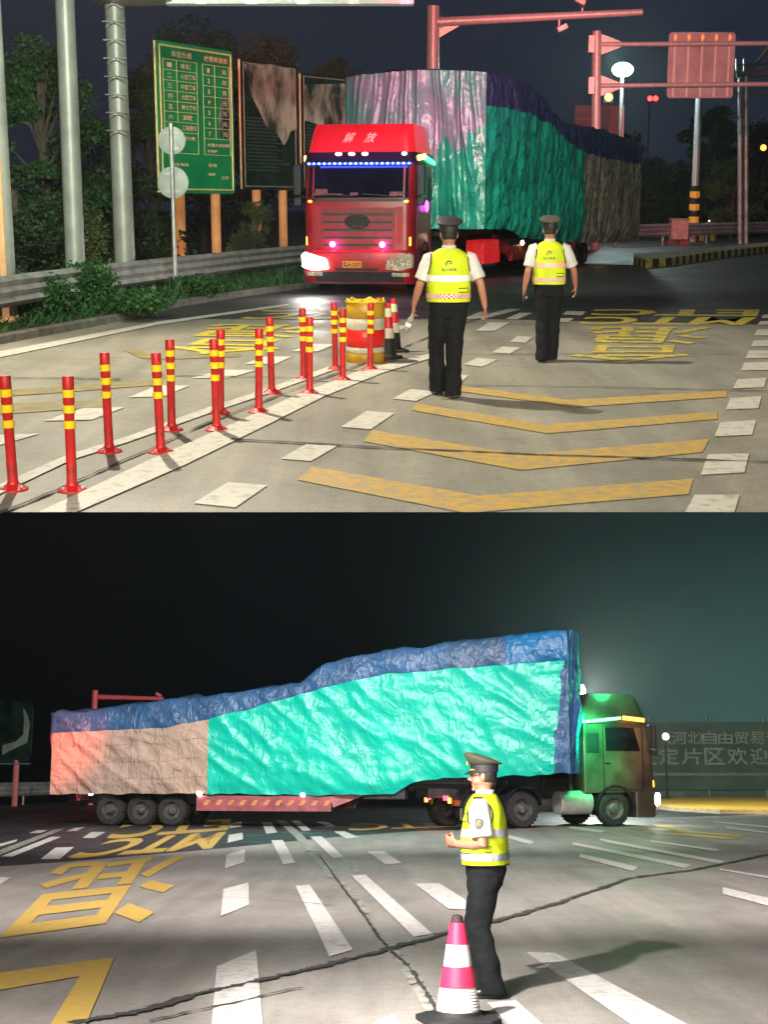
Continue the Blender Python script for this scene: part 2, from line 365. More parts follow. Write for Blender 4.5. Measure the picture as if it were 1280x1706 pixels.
tag(tx.build('lane_lettering', yelT, F=FA), kind='structure')
tx = M()
gtext(tx, FA, '混', (1195,544), (985,543), (970,571), (1170,573), bold=.012)
gtext(tx, FA, '合', (1160,575), (965,574), (935,606), (1150,604), bold=.012)
tag(tx.build('lane_lettering', mat('worn_yellow_lettering', (.60,.47,.05), .6, col2=(.24,.22,.11), scale=5, th=(.38,.55)), F=FA), kind='structure')
def ribbon(F, name, m, pts, w0, z, jag=0, sub=8, kind='structure'):
    b = M(); L = []
    P_ = [F.g(u, v, z) for u, v in pts]; Q = []
    for i in range(len(P_)-1):
        for k in range(sub): Q.append(P_[i].lerp(P_[i+1], k/sub))
    Q.append(P_[-1])
    for i, q in enumerate(Q):
        d = (Q[min(i+1, len(Q)-1)]-Q[max(i-1, 0)]).normalized(); n = Vector((-d.y, d.x, 0))
        w = w0[0]+(w0[1]-w0[0])*i/len(Q) if isinstance(w0, tuple) else w0
        off = jag*(noise.noise(q*2.1)+.55*noise.noise(q*11)); w *= max(.15, 1+((1.1*noise.noise(q*7+Vector((9, 0, 0)))+.9*noise.noise(q*19)) if jag else 0))
        L.append((q+n*(w/2+off), q-n*(w/2-off)))
    for i in range(len(L)-1): b.quad(L[i][0], L[i+1][0], L[i+1][1], L[i][1])
    tag(b.build(name, m, F=F), kind=kind)
ribbon(FA, 'pavement_joint', tar, [(385,731),(520,738),(640,745),(800,752),(900,757),(1040,761),(1300,769)], .045, .016, .01)
ribbon(FA, 'pavement_joint', tar, [(262,625),(430,627),(560,630)], .035, .016, .01)
ribbon(FA, 'pavement_joint', tar, [(-20,629),(110,629),(200,631)], .04, .016, .01)
ribbon(FA, 'pavement_joint', tar, [(770,641),(1000,644),(1210,649),(1300,652)], .03, .016, .008)
ribbon(FA, 'pavement_joint', tar, [(560,586),(820,590),(1100,588),(1300,590)], .03, .016, .008)
ribbon(FA, 'pavement_joint', tar, [(-30,865),(60,830),(180,778),(350,702),(480,652),(560,622),(600,607),(680,575),(760,543),(800,530)], .030, .017, .01)
# painted markings of the lower plaza
wB = [[(427,1582),(361,1610),(352,1712),(438,1712)],[(414,1470),(372,1481),(368,1526),(415,1507)],[(408,1415),(377,1424),(375,1447),(407,1436)],[(404,1387),(381,1391),(379,1404),(405,1398)],[(403,1369),(383,1372),(382,1380),(402,1377)],[(492,1475),(516,1474),(588,1582),(549,1593)],[(452,1400),(471,1399),(492,1437),(472,1440)],[(436,1370),(452,1370),(462,1387),(444,1389)],[(485,1367),(499,1367),(518,1383),(505,1384)],[(517,1394),(536,1393),(572,1427),(556,1430)],[(527,1369),(544,1369),(559,1376),(545,1377)],[(556,1385),(575,1385),(598,1395),(577,1397)],[(586,1459),(609,1457),(720,1555),(690,1561)],[(611,1418),(640,1418),(670,1438),(643,1440)],[(691,1472),(732,1471),(782,1503),(782,1515),(747,1514)],[(842,1389),(890,1402),(885,1407),(842,1395)],[(950,1376),(1010,1384),(1002,1387),(948,1380)],[(1001,1397),(1210,1435),(1200,1439),(1000,1400)],[(955,1403),(1152,1441),(1142,1446),(954,1407)],[(967,1422),(1064,1444),(1055,1451),(966,1428)],[(1085,1400),(1200,1415),(1195,1418),(1084,1402)],[(1205,1478),(1300,1500),(1300,1514),(1205,1489)],[(877,1586),(925,1587),(1157,1712),(1060,1712)],[(812,1670),(860,1666),(910,1712),(855,1712)],[(608,1712),(655,1690),(668,1712)],[(1200,1447),(1290,1461),(1290,1465),(1200,1449)],[(1095,1366),(1142,1369),(1142,1371),(1095,1368)],[(1190,1368),(1290,1377),(1290,1380),(1190,1370)],[(1210,1377),(1290,1387),(1290,1390),(1210,1379)],[(0,1427),(85,1394),(102,1394),(20,1427)],[(-20,1411),(28,1398),(27,1402),(-20,1416)],[(47,1388),(62,1383),(80,1383),(66,1388)],[(110,1385),(125,1379),(141,1378),(128,1384)],[(136,1396),(152,1386),(176,1386),(157,1396)],[(67,1431),(92,1412),(123,1411),(99,1431)],[(-20,1462),(18,1461),(-4,1476),(-30,1476)]]
polys(FB, 'lane_marking', whiteB, wB, .010)
polys(FB, 'worn_marking', wornwhite, [[(460,1367),(475,1367),(505,1392),(530,1418),(512,1418),(490,1393)],[(512,1420),(530,1420),(562,1462),(548,1462)],[(560,1466),(572,1466),(600,1500),(592,1503)],[(-20,1423),(90,1382),(107,1381),(0,1424)],[(632,1568),(646,1566),(672,1590),(656,1594)],[(658,1597),(674,1594),(706,1634),(684,1640)],[(687,1645),(710,1640),(733,1675),(712,1688)],[(585,1496),(597,1494),(618,1520),(606,1524)],[(560,1422),(568,1421),(600,1452),(592,1455)],[(1010,1400),(1190,1432),(1186,1436),(1006,1404)]], .009)
tx = M()
gtext(tx, FB, 'ETC', (385,1364), (208,1372), (172,1399), (379,1383), bold=.03)
gtext(tx, FB, 'MTC', (378,1385), (190,1398), (100,1432), (352,1414), bold=.03)
gtext(tx, FB, 'ETC', (740,1372), (585,1372), (580,1384), (760,1377), bold=.02)
gtext(tx, FB, '混', (318,1421), (100,1438), (-44,1575), (262,1532), bold=.012)
tag(tx.build('lane_lettering', yelB, F=FB), kind='structure')
polys(FB, 'lane_lettering', yelB, [[(-60,1636),(0,1620),(190,1595),(133,1626),(0,1649),(-60,1664)],[(190,1595),(140,1712),(80,1712),(133,1626)],[(1130,1388),(1240,1396),(1210,1398),(1100,1389)],[(1060,1377),(1245,1392),(1230,1394),(1050,1379)],[(1080,1372),(1120,1375),(1160,1385),(1120,1383)]], .010)
ribbon(FB, 'tar_crack', tar, [(120,1704),(200,1690),(330,1655),(430,1633),(540,1607),(640,1583),(720,1560),(780,1544),(850,1527),(915,1508),(985,1485),(1050,1462),(1160,1448),(1220,1436),(1300,1419)], (.085, .10), .016, .05, 34)
ribbon(FB, 'tar_crack', tar, [(250,1700),(330,1682),(430,1660),(500,1644)], .03, .0165, .03, 12)
ribbon(FB, 'pavement_joint', tar, [(530,1422),(560,1462),(590,1502),(612,1530),(632,1562),(650,1582),(680,1610),(705,1645),(732,1684),(745,1706)], (.022, .034), .017, .02, 30)
ribbon(FB, 'pavement_joint', tar, [(360,1493),(440,1497),(520,1504),(560,1508)], .018, .0165, .01)
# ---------------------------------------------------------------- trucks
redp = mat('red_truck_paint', (.34, .008, .016), .36, 0, var=.2, scale=1.5, coat=.22, bump=.02, bscale=3)
redl = mat('red_lit_glow_paint', (.62, .012, .02), .32, 0, var=.08, scale=1.5, coat=.5, emit=(1, .0, .02), estr=.38)  # red light on roof and bumper strip put in as emission
dark = mat('black_plastic', (.014, .012, .018), .45, 0, var=.3, scale=5)
visorm = mat('tinted_visor', (.030, .006, .022), .22, 0, var=.3, scale=2)
glassd = mat('dark_windscreen_glass', (.006, .006, .012), .06, 0, var=.3, scale=2, spec=.7)
tyrem = mat('tyre_rubber', (.017, .017, .018), .75, 0, var=.4, scale=12, bump=.2, bscale=40)
rimm = mat('dusty_wheel_rim', (.16, .15, .15), .55, .4, var=.35, scale=6)
rimr = mat('red_lit_rim', (.28, .06, .06), .5, .3, var=.3, scale=6)
chass = mat('chassis_steel', (.028, .028, .034), .6, .2, var=.4, scale=4)
redch = mat('red_trailer_paint', (.42, .03, .03), .45, 0, var=.35, scale=3)
pinkr = mat('dusty_pink_red_trailer_paint', (.30, .075, .09), .5, 0, var=.25, scale=3)
chrome = mat('chrome_trim', (.6, .6, .62), .22, .95, var=.05)
def em(name, c, s): return mat(name, tuple(x*.5 for x in c), .4, emit=c, estr=s, var=0)
e_head = em('lit_headlamp', (1, .97, .90), 28); e_blue = em('blue_led', (.10, .22, 1), 5); e_bluec = em('blue_led_core', (.18, .42, 1), 4.5)
e_pink = em('pink_marker_lamp', (1, .28, .85), 14); e_white = em('white_marker_lamp', (1, .78, .92), 7); e_amber = em('amber_lamp', (1, .42, .04), 6)
e_green = em('green_led_strip', (.05, 1, .25), 5); e_greenw = em('pale_green_led_strip', (.22, 1, .45), 3.2); e_org = em('orange_led_strip', (1, .42, .06), 3.5); e_yel = em('yellow_led_strip', (1, .62, .12), 5)
e_red = em('red_tail_lamp', (1, .03, .05), 9); e_mag = em('magenta_lamp', (.8, .08, 1), 5)
lensm = mat('clear_headlamp_lens', (.55, .50, .38), .15, .5, var=.35, scale=22, th=(.42, .58), emit=(1, .8, .5), estr=.12)
platem = mat('yellow_number_plate', (.75, .28, .03), .5, var=.1)
emblem = mat('dark_chrome_emblem', (.09, .09, .08), .25, .8, var=.3, scale=14)
def wheel(name, parent, c, r, w, rim=rimm, xf=None, out=1):
    """tyre with rim and hub; axis across the vehicle, outer face towards out*x"""
    t = M(xf); h = w/2
    t.lathe([(r*.58, -h), (r*.90, -h), (r*.97, -h*.8), (r, -h*.45), (r, h*.45), (r*.97, h*.8), (r*.90, h), (r*.58, h)], 30, c, 'X', caps=False)
    for k in range(30):
        a = 2*pi*k/30; t.box((c[0], c[1]+r*.985*cos(a), c[2]+r*.985*sin(a)), (w*.82, .035, .035), Matrix.Rotation(a, 3, 'X'))
    o = t.build(name, tyrem, parent, smooth=True)
    q = M(xf); e = out
    q.lathe([(r*.58, e*h*.95), (r*.53, e*h*.7), (r*.50, e*h*.25), (r*.28, e*h*.30), (r*.26, e*h*.75), (r*.15, e*h*1.0), (.001, e*h*1.0)], 24, c, 'X', caps=False)
    for k in range(10):
        a = 2*pi*k/10
        q.lathe([(.018, e*h*.26), (.018, e*h*.45)], 6, (c[0], c[1]+r*.40*cos(a), c[2]+r*.40*sin(a)), 'X')
    q.build('rim', rim, o, smooth=True)
    return o
def rrect(hw, y0, y1, r, n=5):
    """rounded rectangle outline in plan, x in [-hw, hw], y in [y0, y1]; front corners rounded more"""
    out = []
    for cx, cy, a0, rr in ((hw, y1, 0, r), (-hw, y1, pi/2, r), (-hw, y0, pi, r*.35), (hw, y0, 3*pi/2, r*.35)):
        ox = cx-math.copysign(rr, cx); oy = cy-rr if cy == y1 else cy+rr
        for k in range(n+1):
            a = a0+pi/2*k/n; out.append((ox+rr*cos(a), oy+rr*sin(a)))
    return out
def cabfront(z):      # y of the cab's front face at height z
    tab = [(.25, 1.36), (.35, 1.42), (.95, 1.45), (1.0, 1.40), (2.05, 1.36), (2.9, 1.20), (3.0, 1.16), (3.25, 1.08), (3.6, .96), (3.75, .80)]
    for (a, b), (c, d) in zip(tab, tab[1:]):
        if z <= c: return b+(d-b)*max(0, (z-a))/(c-a)
    return .5
def truck(F, loc, rz, tyaw, hitch, label, L, W, side, redp=redp, redl=redl, visorm=visorm, headlit=True):
    """Tractor unit heading +y with the trailer turned by tyaw about the hitch."""
    R = thing(F, 'articulated_truck', label, 'truck', loc, rz)
    hw = 1.25
    def shell(name, m, zs, grow=0, r=.22, top=False, back=None):
        b = M(); rings = []
        for z in zs:
            y1 = cabfront(z)+grow; w = hw+grow-(max(0, z-2.9)*.16)
            y0 = -1.0-grow+max(0, z-3.2)*.45
            if back is not None: y0 = back
            rings.append([Vector((x, y, z)) for x, y in rrect(w, y0, y1, r)])
        b.loft(rings); return b.build(name, m, R, smooth=True, angle=35)
    shell('cab_body', redp, [.95, 1.0, 1.5, 2.05, 2.1, 2.5, 2.9, 3.0])
    shell('bumper', redp, [.25, .30, .6, .93, .97], .035, .26, back=.66)
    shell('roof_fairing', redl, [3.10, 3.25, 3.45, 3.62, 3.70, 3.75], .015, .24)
    shell('roof_visor', visorm, [2.90, 2.95, 3.05, 3.13], .05, .24)
    def face(b, x0, x1, z0, z1, t=.012, n=10, proud=0.0, mi=None, xr=.22):
        """patch following the rounded front of the cab"""
        rings = []
        for k in range(n+1):
            x = x0+(x1-x0)*k/n
            def yy(z):
                ex = max(0, abs(x)-(hw-xr)); return cabfront(z)+proud-(xr-sqrt(max(0, xr*xr-ex*ex)))
            rings.append([Vector((x, yy(z0)+t, z0)), Vector((x, yy(z1)+t, z1)), Vector((x, yy(z1)-.03, z1)), Vector((x, yy(z0)-.03, z0))])
        b.loft(rings, True, mi); return b
    ws = face(M(), -1.13, 1.13, 2.14, 2.86).build('windscreen', glassd, R, smooth=True)
    wi = M()
    for x0, x1 in ((-.85, -.1), (.1, .85)): wi = M(); wi.bar((x0, 1.40, 2.17), (x1, 1.385, 2.22), .02); wi.build('wiper', dark, ws)
    # cowl, then dashboard reflections painted on the screen with a faint glow
    face(M(), -1.16, 1.16, 2.06, 2.125, .02).build('cowl', dark, R)
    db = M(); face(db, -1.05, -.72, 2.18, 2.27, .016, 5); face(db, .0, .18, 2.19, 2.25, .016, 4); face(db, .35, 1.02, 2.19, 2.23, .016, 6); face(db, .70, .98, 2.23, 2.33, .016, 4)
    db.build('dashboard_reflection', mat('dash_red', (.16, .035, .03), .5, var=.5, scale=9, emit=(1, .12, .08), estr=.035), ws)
    # grille: raised red panels between dark slots
    gr = M(); face(gr, -.86, .86, 1.02, 1.92, .006)
    go = gr.build('grille', mat('grille_red', (.24, .007, .014), .4, coat=.15), R)
    sl = M()
    for z in (1.08, 1.24, 1.41, 1.58, 1.75): face(sl, -.80, .80, z, z+.055, .016)
    sl.build('grille_slot', dark, go)
    eb = M(); cc = Vector((0, 1.42, 1.62))
    for k in range(28):
        a, a2 = 2*pi*k/28, 2*pi*(k+1)/28
        eb.bar(cc+Vector((.27*cos(a), 0, .145*sin(a))), cc+Vector((.27*cos(a2), 0, .145*sin(a2))), .03)
    eb.bar(cc+Vector((-.26, 0, 0)), cc+Vector((.26, 0, 0)), .03)
    for x in (-.15, -.08, .08, .15):
        eb.bar(cc+Vector((x, 0, -.1)), cc+Vector((x*.5, 0, .11)), .025)
    eb.bar(cc+Vector((0, 0, -.13)), cc+Vector((0, 0, .13)), .03)
    eb.box(cc+Vector((0, -.02, 0)), (.44, .02, .2))
    eb.build('emblem', emblem, R)
    for s in (-1, 1):
        b = M(); face(b, s*.88, s*1.17, 1.15, 1.95, .012, 6); b.build('corner_panel', redp, R, smooth=True)
        b = M(); b.box((s*.55, 1.44, 1.10), (.01, .02, .02)); b.ball((s*.57, 1.43, 1.12), .062); b.build('marker_lamp', e_pink, R, smooth=True)
        # headlamps in the bumper: slanted four-cornered
        pts = [(.66, .58), (.70, .80), (1.20, .94), (1.27, .88), (1.26, .62), (1.0, .54)]
        b = M(); rings = []
        for x, z in pts:
            yv = 1.545-.09*(x-.66)
            rings.append(Vector((s*x, yv, z)))
        bk = [p-Vector((0, .24, 0)) for p in rings]; n = len(rings)
        b.add(rings+bk, [tuple(range(n)), tuple(range(2*n-1, n-1, -1))]+[(i, (i+1) % n, (i+1) % n+n, i+n) for i in range(n)])
        lit = headlit and s == (1 if side < 0 else -1)
        hl = b.build('headlight', e_head if s == 1 else lensm, R, bevel=.015)
        b = M(); face(b, s*.80, s*1.18, .42, .50, .05, 6); b.build('fog_lamp', lensm if s == -1 else e_head if False else lensm, R)
        b = M(); face(b, s*1.06, s*1.14, 2.04, 2.08, .03, 2); b.build('indicator', e_amber, R); b = M(); face(b, s*1.17, s*1.20, 1.10, 1.28, .02, 2); b.build('indicator', e_amber, R)
        # doors, side windows, mirrors, steps
        b = M(); b.box((s*1.258, .30, 1.90), (.03, 1.25, 1.75)); b.build('door', redp if s > 0 or True else redp, R, bevel=.01)
        dd = COL.objects[-1]
        b = M(); b.prism([(-.28, 2.12), (.86, 2.12), (.66, 2.78), (-.28, 2.78)], (s*1.276, 0, 0), (0, 1, 0), (0, 0, 1), (s*.006, 0, 0), 1); b.build('side_window', glassd, dd)
        b = M(); b.box((s*1.30, -.25, 1.80), (.03, .16, .04)); b.build('handle', chrome, dd)
        b = M()
        for p_, q_ in (((.95, 1.02), (.95, 2.80)), ((-.36, 1.02), (-.36, 2.80)), ((-.36, 2.82), (.95, 2.82))): b.bar((s*1.275, p_[0], p_[1]), (s*1.275, q_[0], q_[1]), .006, .022)
        b.build('door_gap', dark, dd)
        b = M(); b.box((s*1.262, -.70, 2.35), (.02, .42, .55)); b.build('sleeper_vent', dark, R, bevel=.02)
        b = M(); rings = []
        for j in range(13):
            a = radians(-5+190*j/12); rings.append([Vector((s*xx, rr*cos(a), .51+rr*sin(a))) for xx, rr in ((.95, .58), (1.275, .58), (1.285, .66), (.95, .66))])
        b.loft(rings); b.build('wheel_arch', dark, R, smooth=True, angle=50)
        b = M()
        b.bar((s*1.20, 1.10, 2.90), (s*1.40, 1.22, 2.86), .04); b.bar((s*1.20, 1.10, 2.15), (s*1.40, 1.22, 2.15), .04)
        b.box((s*1.41, 1.24, 2.52), (.17, .12, .66)); b.box((s*1.41, 1.24, 2.06), (.17, .12, .18)); b.build('mirror', dark, R, bevel=.03)
        b = M(); b.box((s*1.20, .95, .62), (.10, .5, .05)); b.box((s*1.18, .95, .36), (.12, .5, .05)); b.build('step', dark, R)
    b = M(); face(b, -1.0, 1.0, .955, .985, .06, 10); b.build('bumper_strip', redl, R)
    b = M(); face(b, -1.05, .95, .30, .52, .045, 10); face(b, -.5, .5, .54, .60, .045); b.build('bumper_intake', dark, R)
    b = M(); face(b, -1.28, 1.28, .245, .275, .06, 12, xr=.3); b.build('bumper_lip', chrome, R)
    b = M(); b.box((0.10, 1.51, .68), (.44, .012, .15)); po = b.build('number_plate', platem, R)
    b = M(); put_text(b, '冀A·2371', (-.10+.40, 1.5185, .63), (-.10, 1.5185, .63), (-.10, 1.5185, .73), (.30, 1.5185, .73), bold=.02); b.build('number', dark, po)
    # lamps under the roof
    for x in (.47, .17, -.13, -1.02): 
        b = M(); b.ball((x, cabfront(3.06)+.06, 3.09), (.075 if x > -1 else .06, .03, .035)); b.build('marker_lamp', e_white, R, smooth=True)
    bar = M(); face(bar, -1.2, 1.2, 2.855, 2.895, .07, 12); led = bar.build('led_glow_bar', em('led_bar_glow', (.02, .03, 1), 1.1) if side < 0 else dark, R)  # glowing bar added behind the upper truck's lamps to imitate their blue glow
    for k in range(20):
        x = -1.14+2.28*k/19; b = M(); ex = max(0, abs(x)-1.03)
        b.ball((x, cabfront(2.88)+.085-(.22-sqrt(.0484-ex*ex)), 2.88), (.036, .02, .027), 8, 5)
        o = b.build('blue_lamp', e_bluec if k % 3 else e_blue, led, smooth=True)
    # name on the roof fairing, slanted hand-written strokes
    b = M(); z0, z1 = 3.34, 3.56
    def fr(x, z): return (x, cabfront(z)+.022, z)
    put_text(b, '解', fr(.42, z0), fr(.16, z0), fr(.12, z1), fr(.38, z1), shear=.3)
    put_text(b, '放', fr(-.06, z0), fr(-.34, z0), fr(-.38, z1), fr(-.10, z1), shear=.3)
    b.build('roof_lettering', mat('pale_red_lettering', (.8, .35, .32), .5, emit=(1, .4, .38), estr=.5), R)
    # LED strips along the roof sides
    for s in (-1, 1):
        b = M(); b.bar((s*1.30, 1.02, 3.0), (s*1.32, .30, 3.06), .04, .11); b.build('amber_strip', e_org if side > 0 else e_yel, R)
        b = M(); b.bar((s*1.31, .22, 3.05), (s*1.31, -1.02, 2.93), .04, .08); b.build('green_strip', e_greenw if side > 0 else e_green, R)
    if side < 0:
        X0 = Matrix.Translation(Vector(loc)) @ Matrix.Rotation(rz, 4, 'Z')
        lamp(F, 'AREA', 'blue_bar_light', X0 @ Vector((0, 1.75, 3.05)), X0 @ Vector((0, 1.1, 2.75)), 11, (.06, .08, 1), 2.2, 160, sy=.08)
        for xx in (-.57, .57): lamp(F, 'POINT', 'pink_marker_light', X0 @ Vector((xx, 1.62, 1.12)), (0, 0, 0), 7, (1, .1, .7), .05)
        lamp(F, 'SPOT', 'headlight_beam', X0 @ Vector((1.0, 1.75, .78)), X0 @ Vector((1.6, 9, 0)), 120, (1, .97, .9), .1, 90, .8)
    if side > 0:
        X0 = Matrix.Translation(Vector(loc)) @ Matrix.Rotation(rz, 4, 'Z')
        lamp(F, 'SPOT', 'green_strip_light', X0 @ Vector((3.0, -1.0, 3.5)), X0 @ Vector((1.25, -.75, 2.3)), 2000, (.01, 1, .25), .25, 62, .8)
        lamp(F, 'SPOT', 'orange_strip_light', X0 @ Vector((2.6, .9, 3.4)), X0 @ Vector((1.25, .7, 2.2)), 260, (1, .42, .12), .2, 60, .8)
    b = M(); b.ball((-1.33, .1, 1.95), (.05, .10, .13)); b.build('side_lamp', e_mag, R, smooth=True)
    # chassis
    b = M()
    for s in (-1, 1): b.box((s*.42, -2.3, .95), (.10, 6.4, .26))
    for y in (.9, -.9, -2.4, -3.4, -4.9): b.box((0, y, .92), (.9, .14, .2))
    b.box((0, -3.6, 1.16), (1.0, 1.1, .10)); b.build('chassis', chass, R)
    for s in (-1, 1):
        b = M(); b.lathe([(.30, -1.75), (.33, -1.72), (.33, -.75), (.30, -.72)], 20, (s*.98, 0, .68), 'Y'); b.build('fuel_tank', mat('tank_red_lit', (.30, .04, .04), .3, .3, var=.3) if side < 0 else steelw, R, smooth=True)  # red light on the upper truck's tank is put into its colour
        wheel('front_wheel', R, (s*1.05, 0, .51), .51, .30, rimm, out=s)
        for y in (-2.95, -4.30): wheel('rear_wheel', R, (s*.95, y, .51), .51, .58, rimm, out=s)
        b = M()
        for yc in (-2.95, -4.30):
            rings = []
            for k in range(11):
                a = radians(10+16*k); rings.append([Vector((s*xx, yc+rr*cos(a), .51+rr*sin(a))) for xx, rr in ((.62, .58), (1.26, .58), (1.26, .61), (.62, .61))])
            b.loft(rings)
        b.build('mudguard', dark, R)
    b = M(); b.box((0, -1.12, 2.1), (1.5, .14, 1.5)); b.tube([(.8, -1.2, .9), (.8, -1.2, 3.1)], .07); b.tube([(-.8, -1.2, .9), (-.8, -1.2, 2.9)], .09); b.build('air_intake', chass, R)
    for s in (-1, 1):
        b = M(); b.box((s*.60, -5.02, .82), (.26, .05, .12)); b.build('tail_lamp', e_red, R)
        b = M(); b.box((s*.80, -5.0, .76), (.12, .05, .14)); b.build('amber_tail_lamp', e_amber, R)
    # trailer: a stepped low bed behind a raised neck
    X = Matrix.Translation(Vector((0, hitch, 0))) @ Matrix.Rotation(tyaw, 4, 'Z')
    tw = W/2
    b = M(X)
    b.box((0, -1.3, 1.27), (2.6, 3.6, .14))
    for s in (-1, 1): b.box((s*.5, -1.3, 1.12), (.12, 3.4, .22)); b.bar((s*.5, -3.0, 1.15), (s*.5, -4.2, .78), .12, .3); b.box((s*.5, -L/2-2, .78), (.12, L-3.5, .34))
    b.box((0, -L/2-1.2, .98), (2.5, L-4.6, .10)); b.build('trailer_frame', chass, R)
    rail = redch if side < 0 else pinkr
    for s in (-1, 1):
        b = M(X); y0, y1 = -4.1, -L+4.1
        b.box((s*(tw-.12), (y0+y1)/2, .66), (.10, y0-y1, .42)); b.bar((s*(tw-.12), y0, .70), (s*(tw-.35), -3.2, 1.05), .10, .30)
        ro = b.build('side_rail', rail, R)
        hz = M(X); n = int((y0-y1)/.35)
        for k in range(n):
            y = y1+.2+k*.35
            hz.prism([(0, -.11), (.14, -.11), (.24, .03), (.10, .03)], (s*(tw-.065), y, .72), (0, 1, 0), (0, 0, 1), (s*.004, 0, 0), 1)
        hz.build('hazard_strip', mat('faded_amber_reflector', (.55, .22, .08), .4), ro)
    for s in (-1, 1):
        for k in range(3): wheel('trailer_wheel', R, (s*1.02, -L+3.25-.94*k, .44), .44, .56, rimm, X, out=s)
        for dx, yy in ((.03, .9), (.02, 4.2)): b = M(X); b.ball((s*(tw-dx), -L+yy, .93), (.05, .08, .07)); b.build('side_marker', e_head if side > 0 else em('warm_side_marker', (1, .75, .55), 14), R, smooth=True)
        b = M(X); b.ball((s*(tw-.02), -4.9, .92), (.05, .08, .07)); b.build('side_marker', em('cool_side_marker', (.75, .85, 1), 14) if side > 0 else em('warm_side_marker', (1, .75, .55), 14), R, smooth=True)
    b = M(X); b.box((0, -L+.35, .86), (2.5, .10, .30)); b.build('rear_bumper', rail, R)
    for s in (-1, 1): b = M(X); b.box((s*1.0, -L+.28, .86), (.3, .05, .12)); b.build('trailer_tail_lamp', e_red, R)
    if side < 0:
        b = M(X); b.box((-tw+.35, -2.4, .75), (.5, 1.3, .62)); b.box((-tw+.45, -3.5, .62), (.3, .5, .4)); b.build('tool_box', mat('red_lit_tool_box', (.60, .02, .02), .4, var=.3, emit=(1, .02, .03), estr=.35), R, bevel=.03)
    else:
        b = M(X); b.box((tw-.35, -2.6, .95), (.5, 1.2, .34)); b.build('tool_box', chass, R, bevel=.03)
    return R, X

def tarp(name, c, c2, rough, ang=0, scale=2.2, st=(1, 1, 1), bs=.5, crs=.6):
    m = mat(name, c, rough, 0, col2=c2, scale=scale, th=(.3, .7), stretch=st)
    t = m.node_tree; b = t.nodes['Principled BSDF']
    tc = t.nodes.new('ShaderNodeTexCoord'); n = t.nodes.new('ShaderNodeTexNoise'); n.inputs['Scale'].default_value = 3.2; n.inputs['Detail'].default_value = 6; n.inputs['Distortion'].default_value = .6
    t.links.new(tc.outputs['Object'], n.inputs[0]); bp = t.nodes.new('ShaderNodeBump'); bp.inputs['Strength'].default_value = bs; bp.inputs['Distance'].default_value = .12
    t.links.new(n.outputs[0], bp.inputs['Height']); prev = bp
    for sc, rot, amt in ((1.7, (0, 0, 0), .9), (3.6, (.5, .7, .2), .55), (8, (.2, 1.1, .6), .3)):     # crease lines
        mp = t.nodes.new('ShaderNodeMapping'); mp.inputs['Rotation'].default_value = (ang+rot[0], rot[1], rot[2]); mp.inputs['Scale'].default_value = (1, 1, .55); t.links.new(tc.outputs['Object'], mp.inputs[0])
        q = t.nodes.new('ShaderNodeTexNoise'); q.inputs['Scale'].default_value = sc; q.inputs['Detail'].default_value = 2; q.inputs['Distortion'].default_value = .8; t.links.new(mp.outputs[0], q.inputs[0])
        a = t.nodes.new('ShaderNodeMath'); a.operation = 'SUBTRACT'; a.inputs[1].default_value = .5; t.links.new(q.outputs[0], a.inputs[0])
        c_ = t.nodes.new('ShaderNodeMath'); c_.operation = 'ABSOLUTE'; t.links.new(a.outputs[0], c_.inputs[0])
        r = t.nodes.new('ShaderNodeMapRange'); r.inputs[1].default_value = 0; r.inputs[2].default_value = .07; r.inputs[3].default_value = 1; r.inputs[4].default_value = 0; t.links.new(c_.outputs[0], r.inputs[0])
        b2 = t.nodes.new('ShaderNodeBump'); b2.inputs['Strength'].default_value = amt*crs; b2.inputs['Distance'].default_value = .05
        t.links.new(r.outputs[0], b2.inputs['Height']); t.links.new(prev.outputs[0], b2.inputs['Normal']); prev = b2
    t.links.new(prev.outputs[0], b.inputs['Normal'])
    return m
ropem = mat('grey_green_rope', (.10, .14, .11), .8, var=.3, scale=20)
def interp(tab, s):
    if s <= tab[0][0]: return tab[0][1]
    for (a, b), (c, d) in zip(tab, tab[1:]):
        if s <= c: return b+(d-b)*(s-a)/(c-a) if c > a else d
    return tab[-1][1]
def ridge(x, y, z, k):
    n = noise.noise(Vector((x, y, z))); return (1-min(1, abs(n)*k))**2
